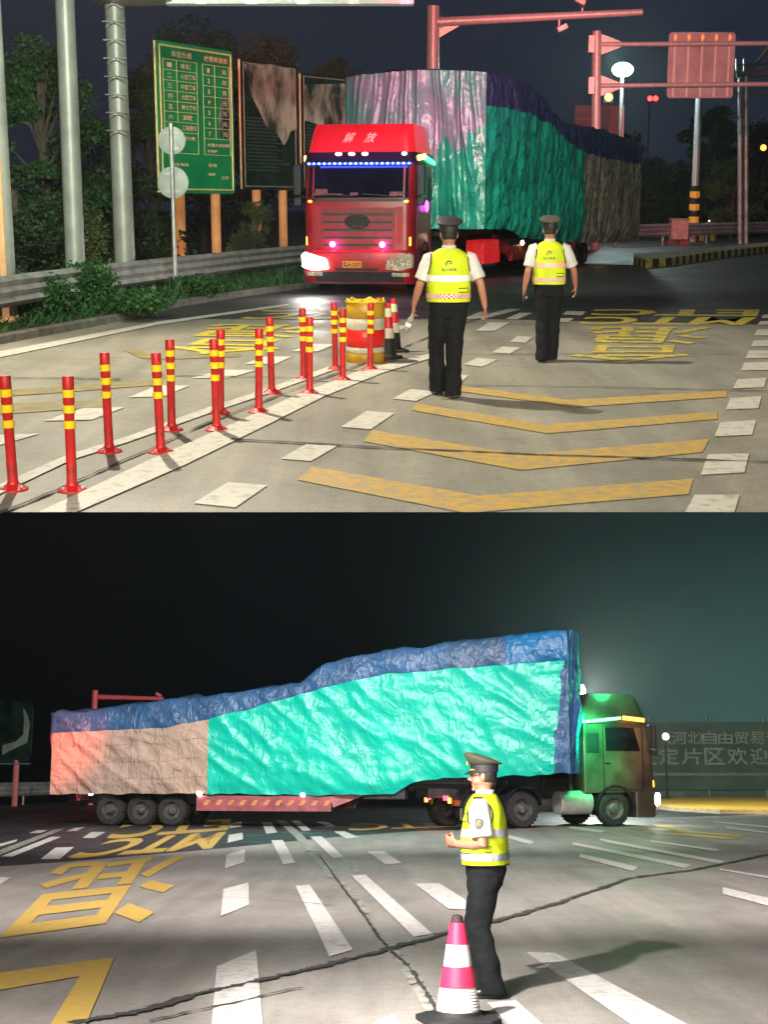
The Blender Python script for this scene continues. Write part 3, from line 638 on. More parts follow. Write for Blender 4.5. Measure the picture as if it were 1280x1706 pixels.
def load(F, label, P0, d, Wd, L, top, bord, bot, sgb, ang, amp, mats, fold, front_split):
    """Tall sheeted load. P0 = near front corner, d = heading, width runs to the far side."""
    d = Vector((d[0], d[1], 0)).normalized()
    nrm = Vector((d.y, -d.x, 0))               # outward on the near side
    if F is FA and nrm.x < 0: nrm = -nrm
    if F is FB and nrm.y > 0: nrm = -nrm
    P0 = Vector((P0[0], P0[1], 0))
    R = thing(F, 'sheeted_load', label, 'load', P0-d*L/2-nrm*Wd/2)
    off = R.location.copy() if F is FA else (P0-d*L/2-nrm*Wd/2)
    ca, sa = cos(ang), sin(ang)
    def wr(s, z, sd):
        a, b = s*ca+z*sa, -s*sa+z*ca
        w = ridge(a*.28, b*1.25, sd, 3.2)*.9+ridge(a*.8+5, b*2.6, sd+3, 3)*.45
        w += .25*noise.noise(Vector((s*.55, z*.7, sd+9)))+.12*noise.noise(Vector((s*2.1, z*2.4, sd+2)))
        w += ridge(s*.7+z*.5+3, z*1.6-s*.4, sd+7, 4)*.4
        return w*amp
    NS = int(L/.085); NB, NT, NW, NF = 34, 9, 16, 16
    cols = []
    for i in range(NS+1):
        s = L*i/NS; zt, zb, z0 = interp(top, s), interp(bord, s), interp(bot, s); col = []
        zt += .07*noise.noise(Vector((s*1.1, 0, 3)))+.035*noise.noise(Vector((s*4, 0, 5)))
        zb += .05*noise.noise(Vector((s*1.7, 4, 3))); z0 += .05*noise.noise(Vector((s*2.2, 8, 3)))
        edge = min(1, min(s, L-s)/.25)
        for k in range(NB+1):
            z = z0+(zb-z0)*k/NB
            tuck = -.10*(1-min(1, (z-z0)/.3))
            col.append((s, (wr(s, z, 0)+tuck)*edge+.02, z))
        for k in range(1, NT+1):
            q = k/NT; z = zb+(zt-zb)*q
            col.append((s, wr(s, z, 0)*.8*edge-.10*q**4+.055-.02*q, z))
        for k in range(1, NW):
            q = k/NW; col.append((s, -q*Wd, zt+.10*sin(pi*q)+.12*noise.noise(Vector((s*1.2, q*4, 1)))))
        for k in range(NF+1):
            q = k/NF; z = zt+(z0-zt)*q; col.append((s, -Wd-wr(s, z, 20)*edge*.7, z))
        cols.append(col)
    n = len(cols[0])
    def pt(c): return P0-d*c[0]+nrm*c[1]+Vector((0, 0, c[2]))-off
    parts = {'green': M(), 'beige': M(), 'blue': M()}
    V = [[pt(c) for c in col] for col in cols]
    def sub(key, i0, i1, k0, k1):
        m = parts[key]; o = len(m.v); w = k1-k0+1
        m.add([V[i][k] for i in range(i0, i1+1) for k in range(k0, k1+1)], [(a*w+b, a*w+b+1, (a+1)*w+b+1, (a+1)*w+b) for a in range(i1-i0) for b in range(k1-k0)])
    ig = min(NS-1, int(sgb/L*NS)); ib = int(fold/L*NS)
    if ib:
        nf = ib*2+2; ds = L/NS
        for k in range(NB+1):
            lim = ds*(ib*(1.15-.85*k/NB)+1.6*noise.noise(Vector((k*.22, 0, 7)))); sb = ds*ib; se = ds*nf
            for i in range(nf+1):
                c_ = cols[i][k]; s_ = c_[0]; s2 = s_*lim/sb if s_ <= sb else lim+(s_-sb)*(se-lim)/(se-sb)
                V[i][k] = pt((s2, c_[1], c_[2]))
        for i in range(nf):
            for k in range(NB):
                m = parts['blue' if i < ib else 'green']; o = len(m.v)
                m.add([V[i][k], V[i][k+1], V[i+1][k+1], V[i+1][k]], [(0, 1, 2, 3)])
        ib = nf
    sub('green', ib, ig, 0, NB); sub('beige', ig, NS, 0, NB)
    if F is FB:
        parts['bright'] = M(); parts['slate'] = M(); i1, i2 = int(NS*.118), int(NS*.225)
        sub('bright', 0, i1, NB, n-1-NF); sub('slate', i1, i2, NB, n-1-NF); sub('blue', i2, NS, NB, n-1-NF)
    else: sub('blue', 0, NS, NB, n-1-NF)
    sub('green', 0, ig, n-1-NF, n-1); sub('beige', ig, NS, n-1-NF, n-1)
    # end faces
    def endface(key, i, sgn, zlo, zhi, vert):
        m = parts.setdefault(key, M()); s = L*i/NS; zt, z0 = interp(top, s), interp(bot, s); K, J = 110, 50
        vs = []
        for a in range(K+1):
            for b in range(J+1):
                q = a/K; z = z0+(zt-z0)*(zlo+(zhi-zlo)*b/J); x = q*Wd
                ed = min(1, min(q, 1-q)*8)
                tt = x+.30*(z-z0)*(q-.35); fo = .15*ridge(tt*1.7+.25*sin(z*1.1), z*.18, 31, 2.4)+.08*ridge(tt*4.6, z*.3, 41, 2.4)+.12*noise.noise(Vector((x*1.3, z*1.1, 5)))
                vs.append(P0-d*s+d*sgn*(fo*ed)-nrm*(x-.03)+Vector((0, 0, z+(.10*sin(pi*q) if b == J and zhi == 1 else 0)))-off)
        m.add(vs, [(a*(J+1)+b, a*(J+1)+b+1, (a+1)*(J+1)+b+1, (a+1)*(J+1)+b) for a in range(K) for b in range(J)])
    endface('front', 0, 1, 0, 1, True)
    fm = parts['front']; lowf = M(); keepf = []; zs0 = interp(bot, 0); zs1 = interp(top, 0)
    for f in fm.f:
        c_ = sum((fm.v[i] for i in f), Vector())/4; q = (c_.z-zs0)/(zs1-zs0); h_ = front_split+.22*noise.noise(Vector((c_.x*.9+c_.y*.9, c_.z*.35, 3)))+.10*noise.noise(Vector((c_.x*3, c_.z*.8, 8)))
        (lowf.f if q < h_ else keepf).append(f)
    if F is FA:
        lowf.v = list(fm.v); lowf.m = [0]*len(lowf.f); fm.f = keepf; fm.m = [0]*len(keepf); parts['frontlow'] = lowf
    endface('beige', NS, -1, 0, .75, True); endface('blue', NS, -1, .75, 1, True)
    for k, nm in (('green', 'green_tarpaulin'), ('beige', 'beige_tarpaulin'), ('blue', 'blue_tarpaulin'), ('front', 'front_sheet'), ('frontlow', 'lower_front_sheet'), ('slate', 'slate_tarpaulin'), ('bright', 'bright_blue_tarpaulin')):
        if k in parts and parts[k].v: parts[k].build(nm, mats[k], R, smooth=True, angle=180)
    if F is FB:
        for zq in (8, 17, 26):
            for i in range(ig+2, NS-3, 1): pass
            b = M(); b.tube([V[i][zq]+nrm*.006 for i in range(ig+1, NS-1)], .010, 4); b.build('seam', mats['beige'], R, smooth=True)
    return R
cabneutral = mat('neutral_cab_for_green_light', (.060, .046, .036), .36, 0, var=.3, scale=1.5, coat=.5)  # red cab recoloured dark neutral so the green light takes on it
roofneutral = mat('neutral_roof_for_green_light', (.060, .046, .036), .36, 0, var=.3, scale=1.5, coat=.5)
# upper site
tA = {'green': tarp('green_tarpaulin_upper', (.008, .30, .20), (.004, .13, .10), .36, scale=2.0, st=(1, 1, .5), bs=.7, crs=.4),
      'beige': tarp('grey_brown_tarpaulin', (.20, .17, .12), (.10, .085, .06), .8, scale=3, bs=.7),
      'blue': tarp('dark_blue_tarpaulin_upper', (.030, .040, .11), (.014, .018, .055), .35, scale=2),
      'front': tarp('red_lit_front', (.17, .13, .22), (.03, .17, .15), .34, scale=.9, bs=.35, crs=.22), 'frontlow': tarp('sea_green_sheet', (.015, .28, .19), (.01, .14, .12), .24, scale=1.6, bs=.35, crs=.25)}  # front face split by light: red light above put into the sheet colour
PA = (2.42, 34.2); dA = Vector((-.40, -.917)); dA.normalize()
def pa(u, v): return FA.side(PA, dA, u, v)
def prof(fn, lst):
    out = []
    for u, v in lst:
        s, z = fn(u, v); out.append((max(0, s), z))
    return sorted(out)
LA = pa(1062, 430)[0]
truck(FA, (-.30, 32.6, 0), pi-radians(12), -radians(11)*1, -3.55, 'red tractor unit coming head on with blue roof lamps and one blazing headlight', LA-1.3, 3.5, -1)
load(FA, 'tall load in crumpled green, red lit and brown sheets behind the red cab facing us', PA, dA, 3.7, LA,
     prof(pa, [(800, 118), (830, 122), (870, 133), (905, 160), (940, 205), (960, 208), (1000, 214), (1040, 228), (1062, 240)]),
     prof(pa, [(800, 174), (840, 180), (880, 190), (915, 208), (945, 238), (970, 253), (1000, 262), (1062, 274)]),
     prof(pa, [(800, 382), (850, 380), (868, 396), (980, 405), (1062, 402)]), pa(972, 330)[0], radians(82), .10, tA, 0.0, .58)
# lower site
tB = {'green': tarp('turquoise_tarpaulin', (.002, .50, .37), (.002, .38, .29), .33, scale=.8, bs=.3, crs=.22, ang=.6),
      'beige': tarp('beige_tarpaulin_lower', (.44, .32, .25), (.33, .24, .19), .7, scale=2, bs=.5, crs=.45),
      'blue': tarp('blue_tarpaulin_lower', (.040, .125, .27), (.028, .07, .15), .38, scale=1.6, crs=.4),
      'slate': tarp('slate_tarpaulin', (.035, .095, .19), (.025, .065, .13), .42, scale=1.6, crs=.3), 'bright': tarp('bright_blue_tarpaulin', (.012, .15, .36), (.01, .10, .25), .36, scale=1.6, crs=.35),
      'front': tarp('blue_front_sheet', (.04, .12, .32), (.03, .07, .2), .4), 'frontlow': tarp('blue_lower_front_sheet', (.03, .10, .28), (.02, .06, .18), .4)}
aB = radians(11.5); dB = Vector((cos(aB), -sin(aB))); PBx = (945-640)/2300*38.0; PB = (PBx, 38.0)
def pb(u, v): return FB.side(PB, dB, u, v)
LB = pb(84, 1300)[0]
load(FB, 'long wedge shaped load wrapped in turquoise, beige and blue tarpaulins, seen side on', PB, dB, 3.3, LB,
     prof(pb, [(85, 1189), (150, 1184), (260, 1168), (340, 1160), (400, 1152), (500, 1137), (540, 1106), (600, 1091), (680, 1080), (760, 1070), (850, 1058), (946, 1050)]),
     prof(pb, [(85, 1221), (180, 1217), (270, 1213), (340, 1200), (420, 1180), (500, 1157), (560, 1141), (640, 1124), (760, 1114), (850, 1108), (945, 1098)]),
     prof(pb, [(85, 1323), (340, 1322), (520, 1325), (655, 1323), (690, 1302), (740, 1297), (945, 1289)]), pb(343, 1300)[0], radians(40), .085, tB, .50, .5)
th = radians(22)
kp = Vector((2.85, 40.2, 0)); hd = Vector((cos(th), sin(th), 0))
ax = kp+hd*3.55
truck(FB, tuple(ax), th-pi/2, -(th+aB), -3.55, 'green lit tractor unit driving away to the right with its side lamps on', LB-2.9, 3.3, 1, cabneutral, roofneutral, cabneutral)
# ---------------------------------------------------------------- people
skin = mat('skin', (.36, .16, .10), .55, var=.08, scale=6)
vestm = mat('fluorescent_vest', (.50, .62, .004), .75, var=.10, scale=5, bump=.25, bscale=14)
shirtm = mat('white_shirt', (.56, .56, .53), .8, var=.08, bump=.3, bscale=16)
trousm = mat('black_trousers', (.007, .008, .009), .9, var=.2, bump=.4, bscale=10, spec=.2)
shoem = mat('black_shoe_leather', (.010, .010, .011), .35, var=.2)
hairm = mat('black_hair', (.008, .007, .007), .6, var=.2, bump=.5, bscale=80)
capm = mat('olive_cap_cloth', (.050, .050, .030), .85, var=.15, bump=.2)
capband = mat('dark_cap_band', (.012, .013, .014), .6)
goldm = mat('gold_braid', (.72, .50, .08), .4, .4, var=.2, scale=60)
reflm = mat('reflective_tape', (.80, .76, .72), .35, 0, var=.05)
reflg = mat('grey_reflective_tape', (.36, .38, .38), .4, 0, var=.15, scale=30)
reflp = mat('pink_lit_tape', (.85, .42, .30), .4, var=.05)
pipem = mat('black_piping', (.012, .014, .010), .7)
chkd = mat('dark_checker', (.32, .06, .02), .5); chkl = mat('pale_checker', (.82, .68, .56), .5)
chkg = mat('grey_checker', (.17, .19, .22), .5); chkg2 = mat('pale_grey_checker', (.34, .36, .38), .5)
def fingers(b, wrist, d, n, curl, thumbside, sc=1.0):
    """palm and five fingers; d = along the hand, n = direction of the palm's face, fingers curl towards n"""
    wrist = Vector(wrist); d = Vector(d).normalized(); n = Vector(n); n = (n-d*n.dot(d)).normalized(); w = d.cross(n)*thumbside
    b.sweep([wrist-d*.015, wrist+d*.02, wrist+d*.055, wrist+d*.088], [(.019, .026), (.016, .034), (.015, .042), (.012, .040)], 12, ref=n)
    tips = []
    for k, (off, ln) in enumerate(((.031, .072), (.011, .080), (-.010, .074), (-.030, .058))):
        p = wrist+d*.082+w*off; pts = [p]; a = curl*.35
        for j, f in enumerate((.42, .33, .25)):
            dd = d*cos(a)+n*sin(a); p = p+dd*ln*f; pts.append(p); a += curl*(.9 if j == 0 else .8)
        b.tube(pts, [.0098, .0092, .0082, .0065], 8); tips.append(p)
    p = wrist+d*.022+w*.028; t1 = (w*.75+d*.65+n*.35).normalized(); t2 = (d*.85+n*.55+w*.05).normalized()
    b.tube([p, p+t1*.036, p+t1*.036+t2*.030, p+t1*.036+t2*.05+n*.004], [.0125, .0112, .0095, .007], 8)
    return wrist+d*.085+n*.02
def person(F, label, loc, rz, sc, legs, arms, capdark=False, cap=True, tilt=0, stout=1.0, checker='warm', tape=reflm, patch=False, group=None, logo=True):
    """faces +y; +x is the person's right. legs/arms = {'R': joints, 'L': joints} in metres."""
    R = thing(F, 'person', label, 'person', loc, rz, group)
    R.matrix_world = R.matrix_world @ Matrix.Scale(sc, 4)
    b = M()
    # trunk, neck, head
    s = stout
    b.sweep([(0, 0, .90), (0, 0, 1.05), (0, .0, 1.25), (0, 0, 1.38), (0, 0, 1.44)], [(.155*s, .105*s), (.15*s, .105*s), (.165*s, .105*s), (.15*s, .09*s), (.07, .06)], 18)
    hz = 1.615
    b.tube([(0, -.012, 1.40), (0, -.004, 1.48), (0, .008, 1.56)], [.066, .060, .060], 16)
    b.sweep([(0, .025, hz-.105), (0, .022, hz-.085), (0, .014, hz-.05), (0, .006, hz), (0, .0, hz+.05), (0, -.004, hz+.09), (0, -.004, hz+.115)],
            [(.030, .045), (.052, .066), (.068, .084), (.077, .094), (.078, .098), (.060, .078), (.02, .03)], 20)
    b.sweep([(0, .085, hz+.035), (0, .105, hz+.0), (0, .118, hz-.02), (0, .100, hz-.032)], [(.009, .01), (.012, .012), (.017, .015), (.014, .008)], 10)   # nose
    b.ball((0, .085, hz-.058), (.024, .014, .008)); b.ball((0, .082, hz-.072), (.022, .013, .008)); b.ball((0, .080, hz-.095), (.024, .018, .018))
    for e in (-1, 1):
        b.ball((e*.080, -.005, hz-.005), (.012, .020, .032)); b.ball((e*.045, .050, hz-.035), (.03, .03, .03))
    for k, e in (('R', 1), ('L', -1)):
        hip, kn, an = [Vector(q) for q in legs[k][:3]]
        b.tube([hip, kn, an, an-Vector((0, 0, .05))], [.078, .055, .040, .038], 12)
        sh, el, wr_ = [Vector(q) for q in arms[k][:3]]
        b.tube([sh, sh.lerp(el, .5), el, el.lerp(wr_, .35), wr_], [.052, .048, .040, .040, .027], 14)
        hd, hn, curl = arms[k][3:6]
        fingers(b, wr_, hd, hn, curl, arms[k][6])
    body = remesh(b, 'body', skin, .0065, R, it=1)
    ey = M()
    for e in (-1, 1): ey.ball((e*.031, .083, hz+.008), (.013, .008, .007))
    for e in (-1, 1): ey.bar((e*.018, .095, hz+.030), (e*.048, .082, hz+.032), .008, .006)
    ey.build('eyes', hairm, R, smooth=True)
    h = M()
    h.sweep([(0, -.022, hz-.045), (0, -.020, hz), (0, -.012, hz+.05), (0, -.010, hz+.10), (0, -.010, hz+.125)], [(.070, .074), (.081, .083), (.083, .093), (.068, .08), (.02, .03)], 20)
    for e in (-1, 1): h.ball((e*.074, .01, hz+.025), (.012, .02, .035))
    remesh(h, 'hair', hairm, .01, R, it=1)
    # trousers
    t = M()
    for k in 'RL':
        hip, kn, an = [Vector(q) for q in legs[k][:3]]; an2 = an-Vector((0, 0, .045))
        t.sweep([hip+Vector((0, 0, .10)), hip-Vector((0, 0, .05)), hip.lerp(kn, .5), kn, kn.lerp(an, .5), an2, an2-Vector((0, 0, .015))], [(.095*s, .11*s), (.102*s, .118*s), (.094*s, .102*s), (.083, .086), (.083, .088), (.086, .098), (.088, .102)], 18)
    t.sweep([(0, 0, .82), (0, -.01, .90), (0, 0, .99), (0, 0, 1.06)], [(.15*s, .125*s), (.182*s, .142*s), (.178*s, .138*s), (.172*s, .13*s)], 24)
    remesh(t, 'trousers', trousm, .012, R, wrinkle=(.013, 8, 9), it=2)
    for k in 'RL':
        an = Vector(legs[k][2]); f = M(); fd = Vector(legs[k][3]) if len(legs[k]) > 3 else Vector((0, 1, 0)); fd.normalize()
        z0 = an.z-.075 if len(legs[k]) < 5 else legs[k][4]
        f.sweep([an-fd*.075+Vector((0, 0, -an.z+z0+.035)), an-fd*.05+Vector((0, 0, -an.z+z0+.042)), an+fd*.05+Vector((0, 0, -an.z+z0+.040)), an+fd*.13+Vector((0, 0, -an.z+z0+.030)), an+fd*.20+Vector((0, 0, -an.z+z0+.022))],
                [(.028, .030), (.038, .042), (.042, .042), (.046, .030), (.024, .018)], 14, ref=fd.cross(Vector((0, 0, 1))))
        f.box(an+fd*.055+Vector((0, 0, -an.z+z0+.008)), (.085, .24, .016), Matrix.Rotation(math.atan2(-fd.x, fd.y), 3, 'Z'))
        f.build('shoe', shoem, R, smooth=True, angle=60)
    # shirt: sleeves and collar
    c = M()
    for k in 'RL':
        sh, el = Vector(arms[k][0]), Vector(arms[k][1]); e = sh.lerp(el, .80); inn = Vector((-math.copysign(.05, sh.x), 0, .015))
        c.sweep([sh+inn, sh, sh.lerp(el, .3), sh.lerp(el, .6), e, e+(e-sh)*.02], [(.075, .075), (.078, .082), (.077, .084), (.076, .084), (.078, .086), (.060, .066)], 18)
    c.sweep([(0, 0, 1.0), (0, 0, 1.25), (0, 0, 1.40), (0, -.01, 1.455), (0, -.008, 1.49)], [(.165*s, .115*s), (.18*s, .12*s), (.17*s, .10*s), (.085, .075), (.07, .066)], 24)
    remesh(c, 'shirt', shirtm, .011, R, wrinkle=(.005, 14, 14), it=2)
    c = M(); c.lathe([(.069, 1.455), (.074, 1.47), (.070, 1.512), (.064, 1.515), (.062, 1.46)], 24, (0, -.006, 0)); c.build('collar', shirtm, R, smooth=True)
    # vest
    prof = [(.955, .196, .160, .0), (.97, .200, .163, .0), (1.04, .205, .166, .004), (1.12, .203, .166, .006), (1.20, .200, .160, .004), (1.30, .200, .148, 0), (1.38, .192, .132, 0), (1.43, .168, .112, 0), (1.465, .120, .092, -.005), (1.485, .082, .078, -.006)]
    def ring(z, g=0):
        for (a, b_) in zip(prof, prof[1:]):
            if z <= b_[0]:
                q = (z-a[0])/(b_[0]-a[0]); return [a[i]+(b_[i]-a[i])*q for i in range(4)]
        return prof[-1]
    def vp(z, th, g=0):
        _, a, b_, cy = ring(z); a = a*s+g; b_ = b_*s+g
        ct, st = cos(th), sin(th)
        return Vector((a*math.copysign(abs(ct)**.82, ct), cy+b_*math.copysign(abs(st)**.82, st), z))
    v = M(); K = 48
    zs = [.955+.53*i/34 for i in range(35)]
    def wv(z, th): return .006*noise.noise(Vector((cos(th)*2.2, sin(th)*2.2, z*7)))+.004*noise.noise(Vector((cos(th)*5, sin(th)*5, z*14)))
    v.loft([[vp(z, 2*pi*k/K, wv(z, 2*pi*k/K)) for k in range(K)] for z in zs], False)
    v.loft([[vp(.955, 2*pi*k/K, -.0) for k in range(K)], [vp(.957, 2*pi*k/K, -.012) for k in range(K)]], False)
    v.build('vest', vestm, R, smooth=True, angle=180)
    def band(name, m, z0, z1, g, th0=0, th1=2*pi, n=48):
        q = M(); q.loft([[vp(z, th0+(th1-th0)*k/n, g+wv(z, th0+(th1-th0)*k/n)) for k in range(n+1)] for z in (z0, (z0+z1)/2, z1)], False, close=False); return q.build(name, m, R, smooth=True, angle=180)
    band('reflective_band', tape, 1.165, 1.225, .0035)
    band('hem', pipem, .955, .963, .003)
    q = M(); n = 84
    for k in range(n):
        for j in range(3):
            z0 = .995+.017*j; a0, a1 = 2*pi*k/n, 2*pi*(k+1)/n
            q.quad(*[vp(z, a, .004+wv(z, a)) for z, a in ((z0, a0), (z0, a1), (z0+.017, a1), (z0+.017, a0))], mi=(k+j) % 2)
    q.build('checker_band', [chkd, chkl] if checker == 'warm' else [chkg, chkg2], R)
    # black piping round the armholes, pocket outlines
    for e in (-1, 1):
        pts = []
        for k in range(25):
            a = 2*pi*k/24; z = 1.325+.115*sin(a); y = .098*cos(a)
            _, a_, b_, cy = ring(min(z, 1.48)); yy = max(-.999, min(.999, y/(b_*s+.004))); x = (a_*s+.006)*(1-abs(yy)**2.44)**(1/2.44)
            pts.append((e*x, y, z))
        q = M(); q.tube(pts, .0058, 6); q.build('armhole_piping', pipem, R, smooth=True)
    for th0, th1, z0, z1 in ((radians(288), radians(322), 1.06, 1.10), (radians(190), radians(205), 1.06, 1.10), (radians(22), radians(62), 1.05, 1.11), (radians(118), radians(160), 1.05, 1.11), (radians(118), radians(150), 1.28, 1.34)):
        q = M()
        for za, zb_, ta, tb in ((z0, z0, th0, th1), (z1, z1, th0, th1), (z0, z1, th1, th1)):
            q.tube([vp(za+(zb_-za)*k/6, ta+(tb-ta)*k/6, .004) for k in range(7)], .0036, 5)
        q.build('pocket_piping', pipem, R)
    if logo:   # emblem and lettering on the back
        q = M(); th = radians(270)
        def bp(x, z, g=.005):
            _, a_, b_, cy = ring(z); return Vector((x, cy-(b_*s+g)*(1-abs(x/(a_*s))**2.44)**(1/2.44), z))
        n = 18
        for k in range(n-5):
            a = radians(20)+radians(200)*k/(n-5); a2 = a+radians(200)/(n-5); w1 = .006+.010*sin(pi*k/(n-5))
            q.quad(bp(-.012+.036*cos(a), 1.335+.036*sin(a)), bp(-.012+.036*cos(a2), 1.335+.036*sin(a2)), bp(-.012+(.036-w1)*cos(a2), 1.335+(.036-w1)*sin(a2)), bp(-.012+(.036-w1)*cos(a), 1.335+(.036-w1)*sin(a)))
        for (x0, z0, x1, z1, w1) in ((-.012, 1.337, .012, 1.345, .010), (.006, 1.345, -.004, 1.302, .009), (-.02, 1.33, .004, 1.352, .006)):
            q.quad(bp(x0, z0-w1/2), bp(x1, z1-w1/2), bp(x1+w1*.4, z1+w1/2), bp(x0+w1*.4, z0+w1/2))
        q.build('back_emblem', mat('dark_green_print', (.05, .09, .04), .6), R)
        q = M()
        vs, fs = text2d('冀兴高速', bold=.02)
        q.add([bp(-.085+.145*x, 1.268+.028*y) for x, y in vs], fs); q.build('back_lettering', mat('faded_green_print', (.10, .17, .06), .6), R)
    if patch:
        sh, el = Vector(arms['L'][0]), Vector(arms['L'][1]); c0 = sh.lerp(el, .42)+Vector((-.086, 0, 0))
        for nm, k, dx, m in (('sleeve_patch', 1, 0, mat('dark_patch', (.045, .055, .045), .6, var=.1)), ('patch_crest', .66, -.003, mat('patch_crest', (.16, .14, .07), .6, var=.5, scale=70))):
            q = M(); out = [(-.030, .036), (0, .042), (.030, .036), (.031, -.012), (.018, -.034), (0, -.044), (-.018, -.034), (-.031, -.012)]
            q.prism([(x*k, z*k) for x, z in out], c0+Vector((dx, 0, 0)), (0, 1, 0), (0, 0, 1), (.012, 0, 0), 1); q.build(nm, m, R, bevel=.002)
        q = M(); q.ball(sh+Vector((.03, .01, .075)), (.035, .045, .012)); q.build('shoulder_board', pipem, R, smooth=True)
        q = M(); q.box((-.07, .135*s+.02, 1.33), (.05, .02, .09)); q.build('radio', pipem, R, bevel=.006)
        q = M(); q.lathe([(.004, -.002), (.004, .002)], 4); q.tube([(-.082, .045, hz+.012), (-.086, .0, hz+.016)], .003, 5); q.tube([(-.05, .095, hz+.012), (-.066, .088, hz+.008), (-.082, .045, hz+.012)], .003, 5); q.build('spectacles', capband, R)
    if cap:
        q = M(); zc = hz+.055
        q.sweep([(0, -.004, zc-.02), (0, -.004, zc+.035)], [(.093, .107), (.096, .110)], 32); q.build('cap_band', capband, R, smooth=True)
        q = M(); rings = []
        def cr(a, rx, ry, z, t, y0=0): return Vector((rx*cos(a), y0+ry*sin(a), z+t*sin(a)))
        for rx, ry, z, t, y0 in ((.094, .108, zc+.030, 0, -.004), (.112, .128, zc+.050, .012, .0), (.134, .150, zc+.072, .032, .004), (.136, .152, zc+.080, .036, .004), (.120, .136, zc+.092, .040, .006), (.06, .07, zc+.104, .022, .004), (.002, .002, zc+.106, 0, .0)):
            rings.append([cr(2*pi*k/36, rx, ry, z, t, y0) for k in range(36)])
        q.loft(rings); q.build('cap_crown', capm if not capdark else capband, R, smooth=True, angle=80)
        q = M(); rr = []
        for k in range(17):
            a = radians(20+140*k/16); o = Vector((.097*cos(a), -.004+.110*sin(a), zc-.012)); w = .052*sin(pi*k/16)**.7
            o2 = o+Vector((cos(a)*w*.6, sin(a)*w*1.05, -w*.55)); rr.append([o, o2, o2+Vector((0, 0, -.004)), o+Vector((0, 0, -.005))])
        q.loft(rr); q.build('cap_peak', capband, R, smooth=True)
        q = M(); q.tube([(.099*cos(radians(35+110*k/12)), -.004+.114*sin(radians(35+110*k/12)), zc-.004) for k in range(13)], .006, 6); q.build('cap_braid', goldm, R, smooth=True)
        q = M(); q.ball((0, .128, zc+.045), (.016, .008, .022)); q.build('cap_badge', goldm, R, smooth=True)
    return R
def shoulder(s): return Vector((s*.195, -.005, 1.385))
D = Vector
# officer in the middle of the upper picture, walking away from the camera with a bottle in the left hand
p1 = FA.g(746, 661)
sh = {k: shoulder(e) for k, e in (('R', 1), ('L', -1))}
arms = {'R': (sh['R']+D((.02, 0, -.01)), D((.315, -.06, 1.135)), D((.365, -.03, .905)), D((.12, .15, -1)), D((-1, .2, 0)), .75, 1),
        'L': (sh['L']+D((0, .02, -.015)), D((-.285, .02, 1.125)), D((-.335, .13, .92)), D((-.10, .12, -1)), D((1, .15, 0)), 1.1, -1)}
legs = {'R': (D((.085, 0, .90)), D((.060, -.01, .49)), D((.035, -.16, .10)), D((.15, 1, 0))), 'L': (D((-.085, 0, .90)), D((-.110, .10, .50)), D((-.085, .16, .10)), D((-.2, 1, 0)), .02)}
person(FA, 'officer walking away in yellow vest and dark cap, clear bottle in left hand', p1, radians(3), 1.045, legs, arms, capdark=True, stout=1.08)
Rm = Matrix.Translation(p1) @ Matrix.Rotation(radians(3), 4, 'Z') @ Matrix.Scale(1.045, 4)
bt = Rm @ D((-.350, .150, .81))
water = mat('clear_plastic_bottle', (.75, .78, .76), .08, 0, var=.05, trans=.75)
def bottle():
    R = thing(FA, 'water_bottle', 'clear plastic water bottle hanging from the fingers of the walking officer', 'bottle', bt)
    R.matrix_world = R.matrix_world @ Matrix.Rotation(radians(22), 4, 'Y') @ Matrix.Rotation(radians(10), 4, 'X')
    b = M(); b.lathe([(.004, -.185), (.028, -.185), (.033, -.175), (.033, -.14), (.031, -.13), (.033, -.12), (.033, -.09), (.031, -.08), (.033, -.07), (.033, -.045), (.014, .0), (.013, .018)], 20); b.build('bottle_body', water, R, smooth=True)
    b = M(); b.lathe([(.0155, .012), (.0155, .032), (.001, .032)], 14); b.build('cap', shirtm, R, smooth=True)
    b = M(); b.lathe([(.0338, -.125), (.0338, -.085)], 20, caps=False); b.build('label_band', reflm, R, smooth=True)
bottle()
# second officer further off
p2 = FA.g(912, 602)
arms = {'R': (sh['R']+D((.0, 0, 0)), D((.305, .03, 1.13)), D((.345, .15, .92)), D((.05, .2, -1)), D((-1, .1, 0)), .6, 1),
        'L': (sh['L'], D((-.265, -.05, 1.12)), D((-.300, .02, .89)), D((-.05, .35, -1)), D((1, .1, 0)), 1.2, -1)}
legs = {'R': (D((.085, 0, .90)), D((.080, .09, .50)), D((.055, .10, .085)), D((.25, 1, 0))), 'L': (D((-.085, 0, .90)), D((-.075, .02, .50)), D((-.060, -.10, .09)), D((-.15, 1, 0)))}
person(FA, 'officer further off in olive cap, yellow vest with a pink lit band, walking away', p2, radians(-2), 1.035, legs, arms, stout=1.0, tape=reflp)
ph = Matrix.Translation(p2) @ Matrix.Rotation(radians(-2), 4, 'Z') @ Matrix.Scale(1.035, 4) @ D((-.30, .05, .80))
b = M(); b.box((0, 0, 0), (.022, .16, .06), Matrix.Rotation(radians(-35), 3, 'X')); o = b.build('mobile_phone', dark, bevel=.008)
o.matrix_world = Matrix.Translation(ph); tag(o, 'black mobile phone held low in the hand of the further officer', 'phone')
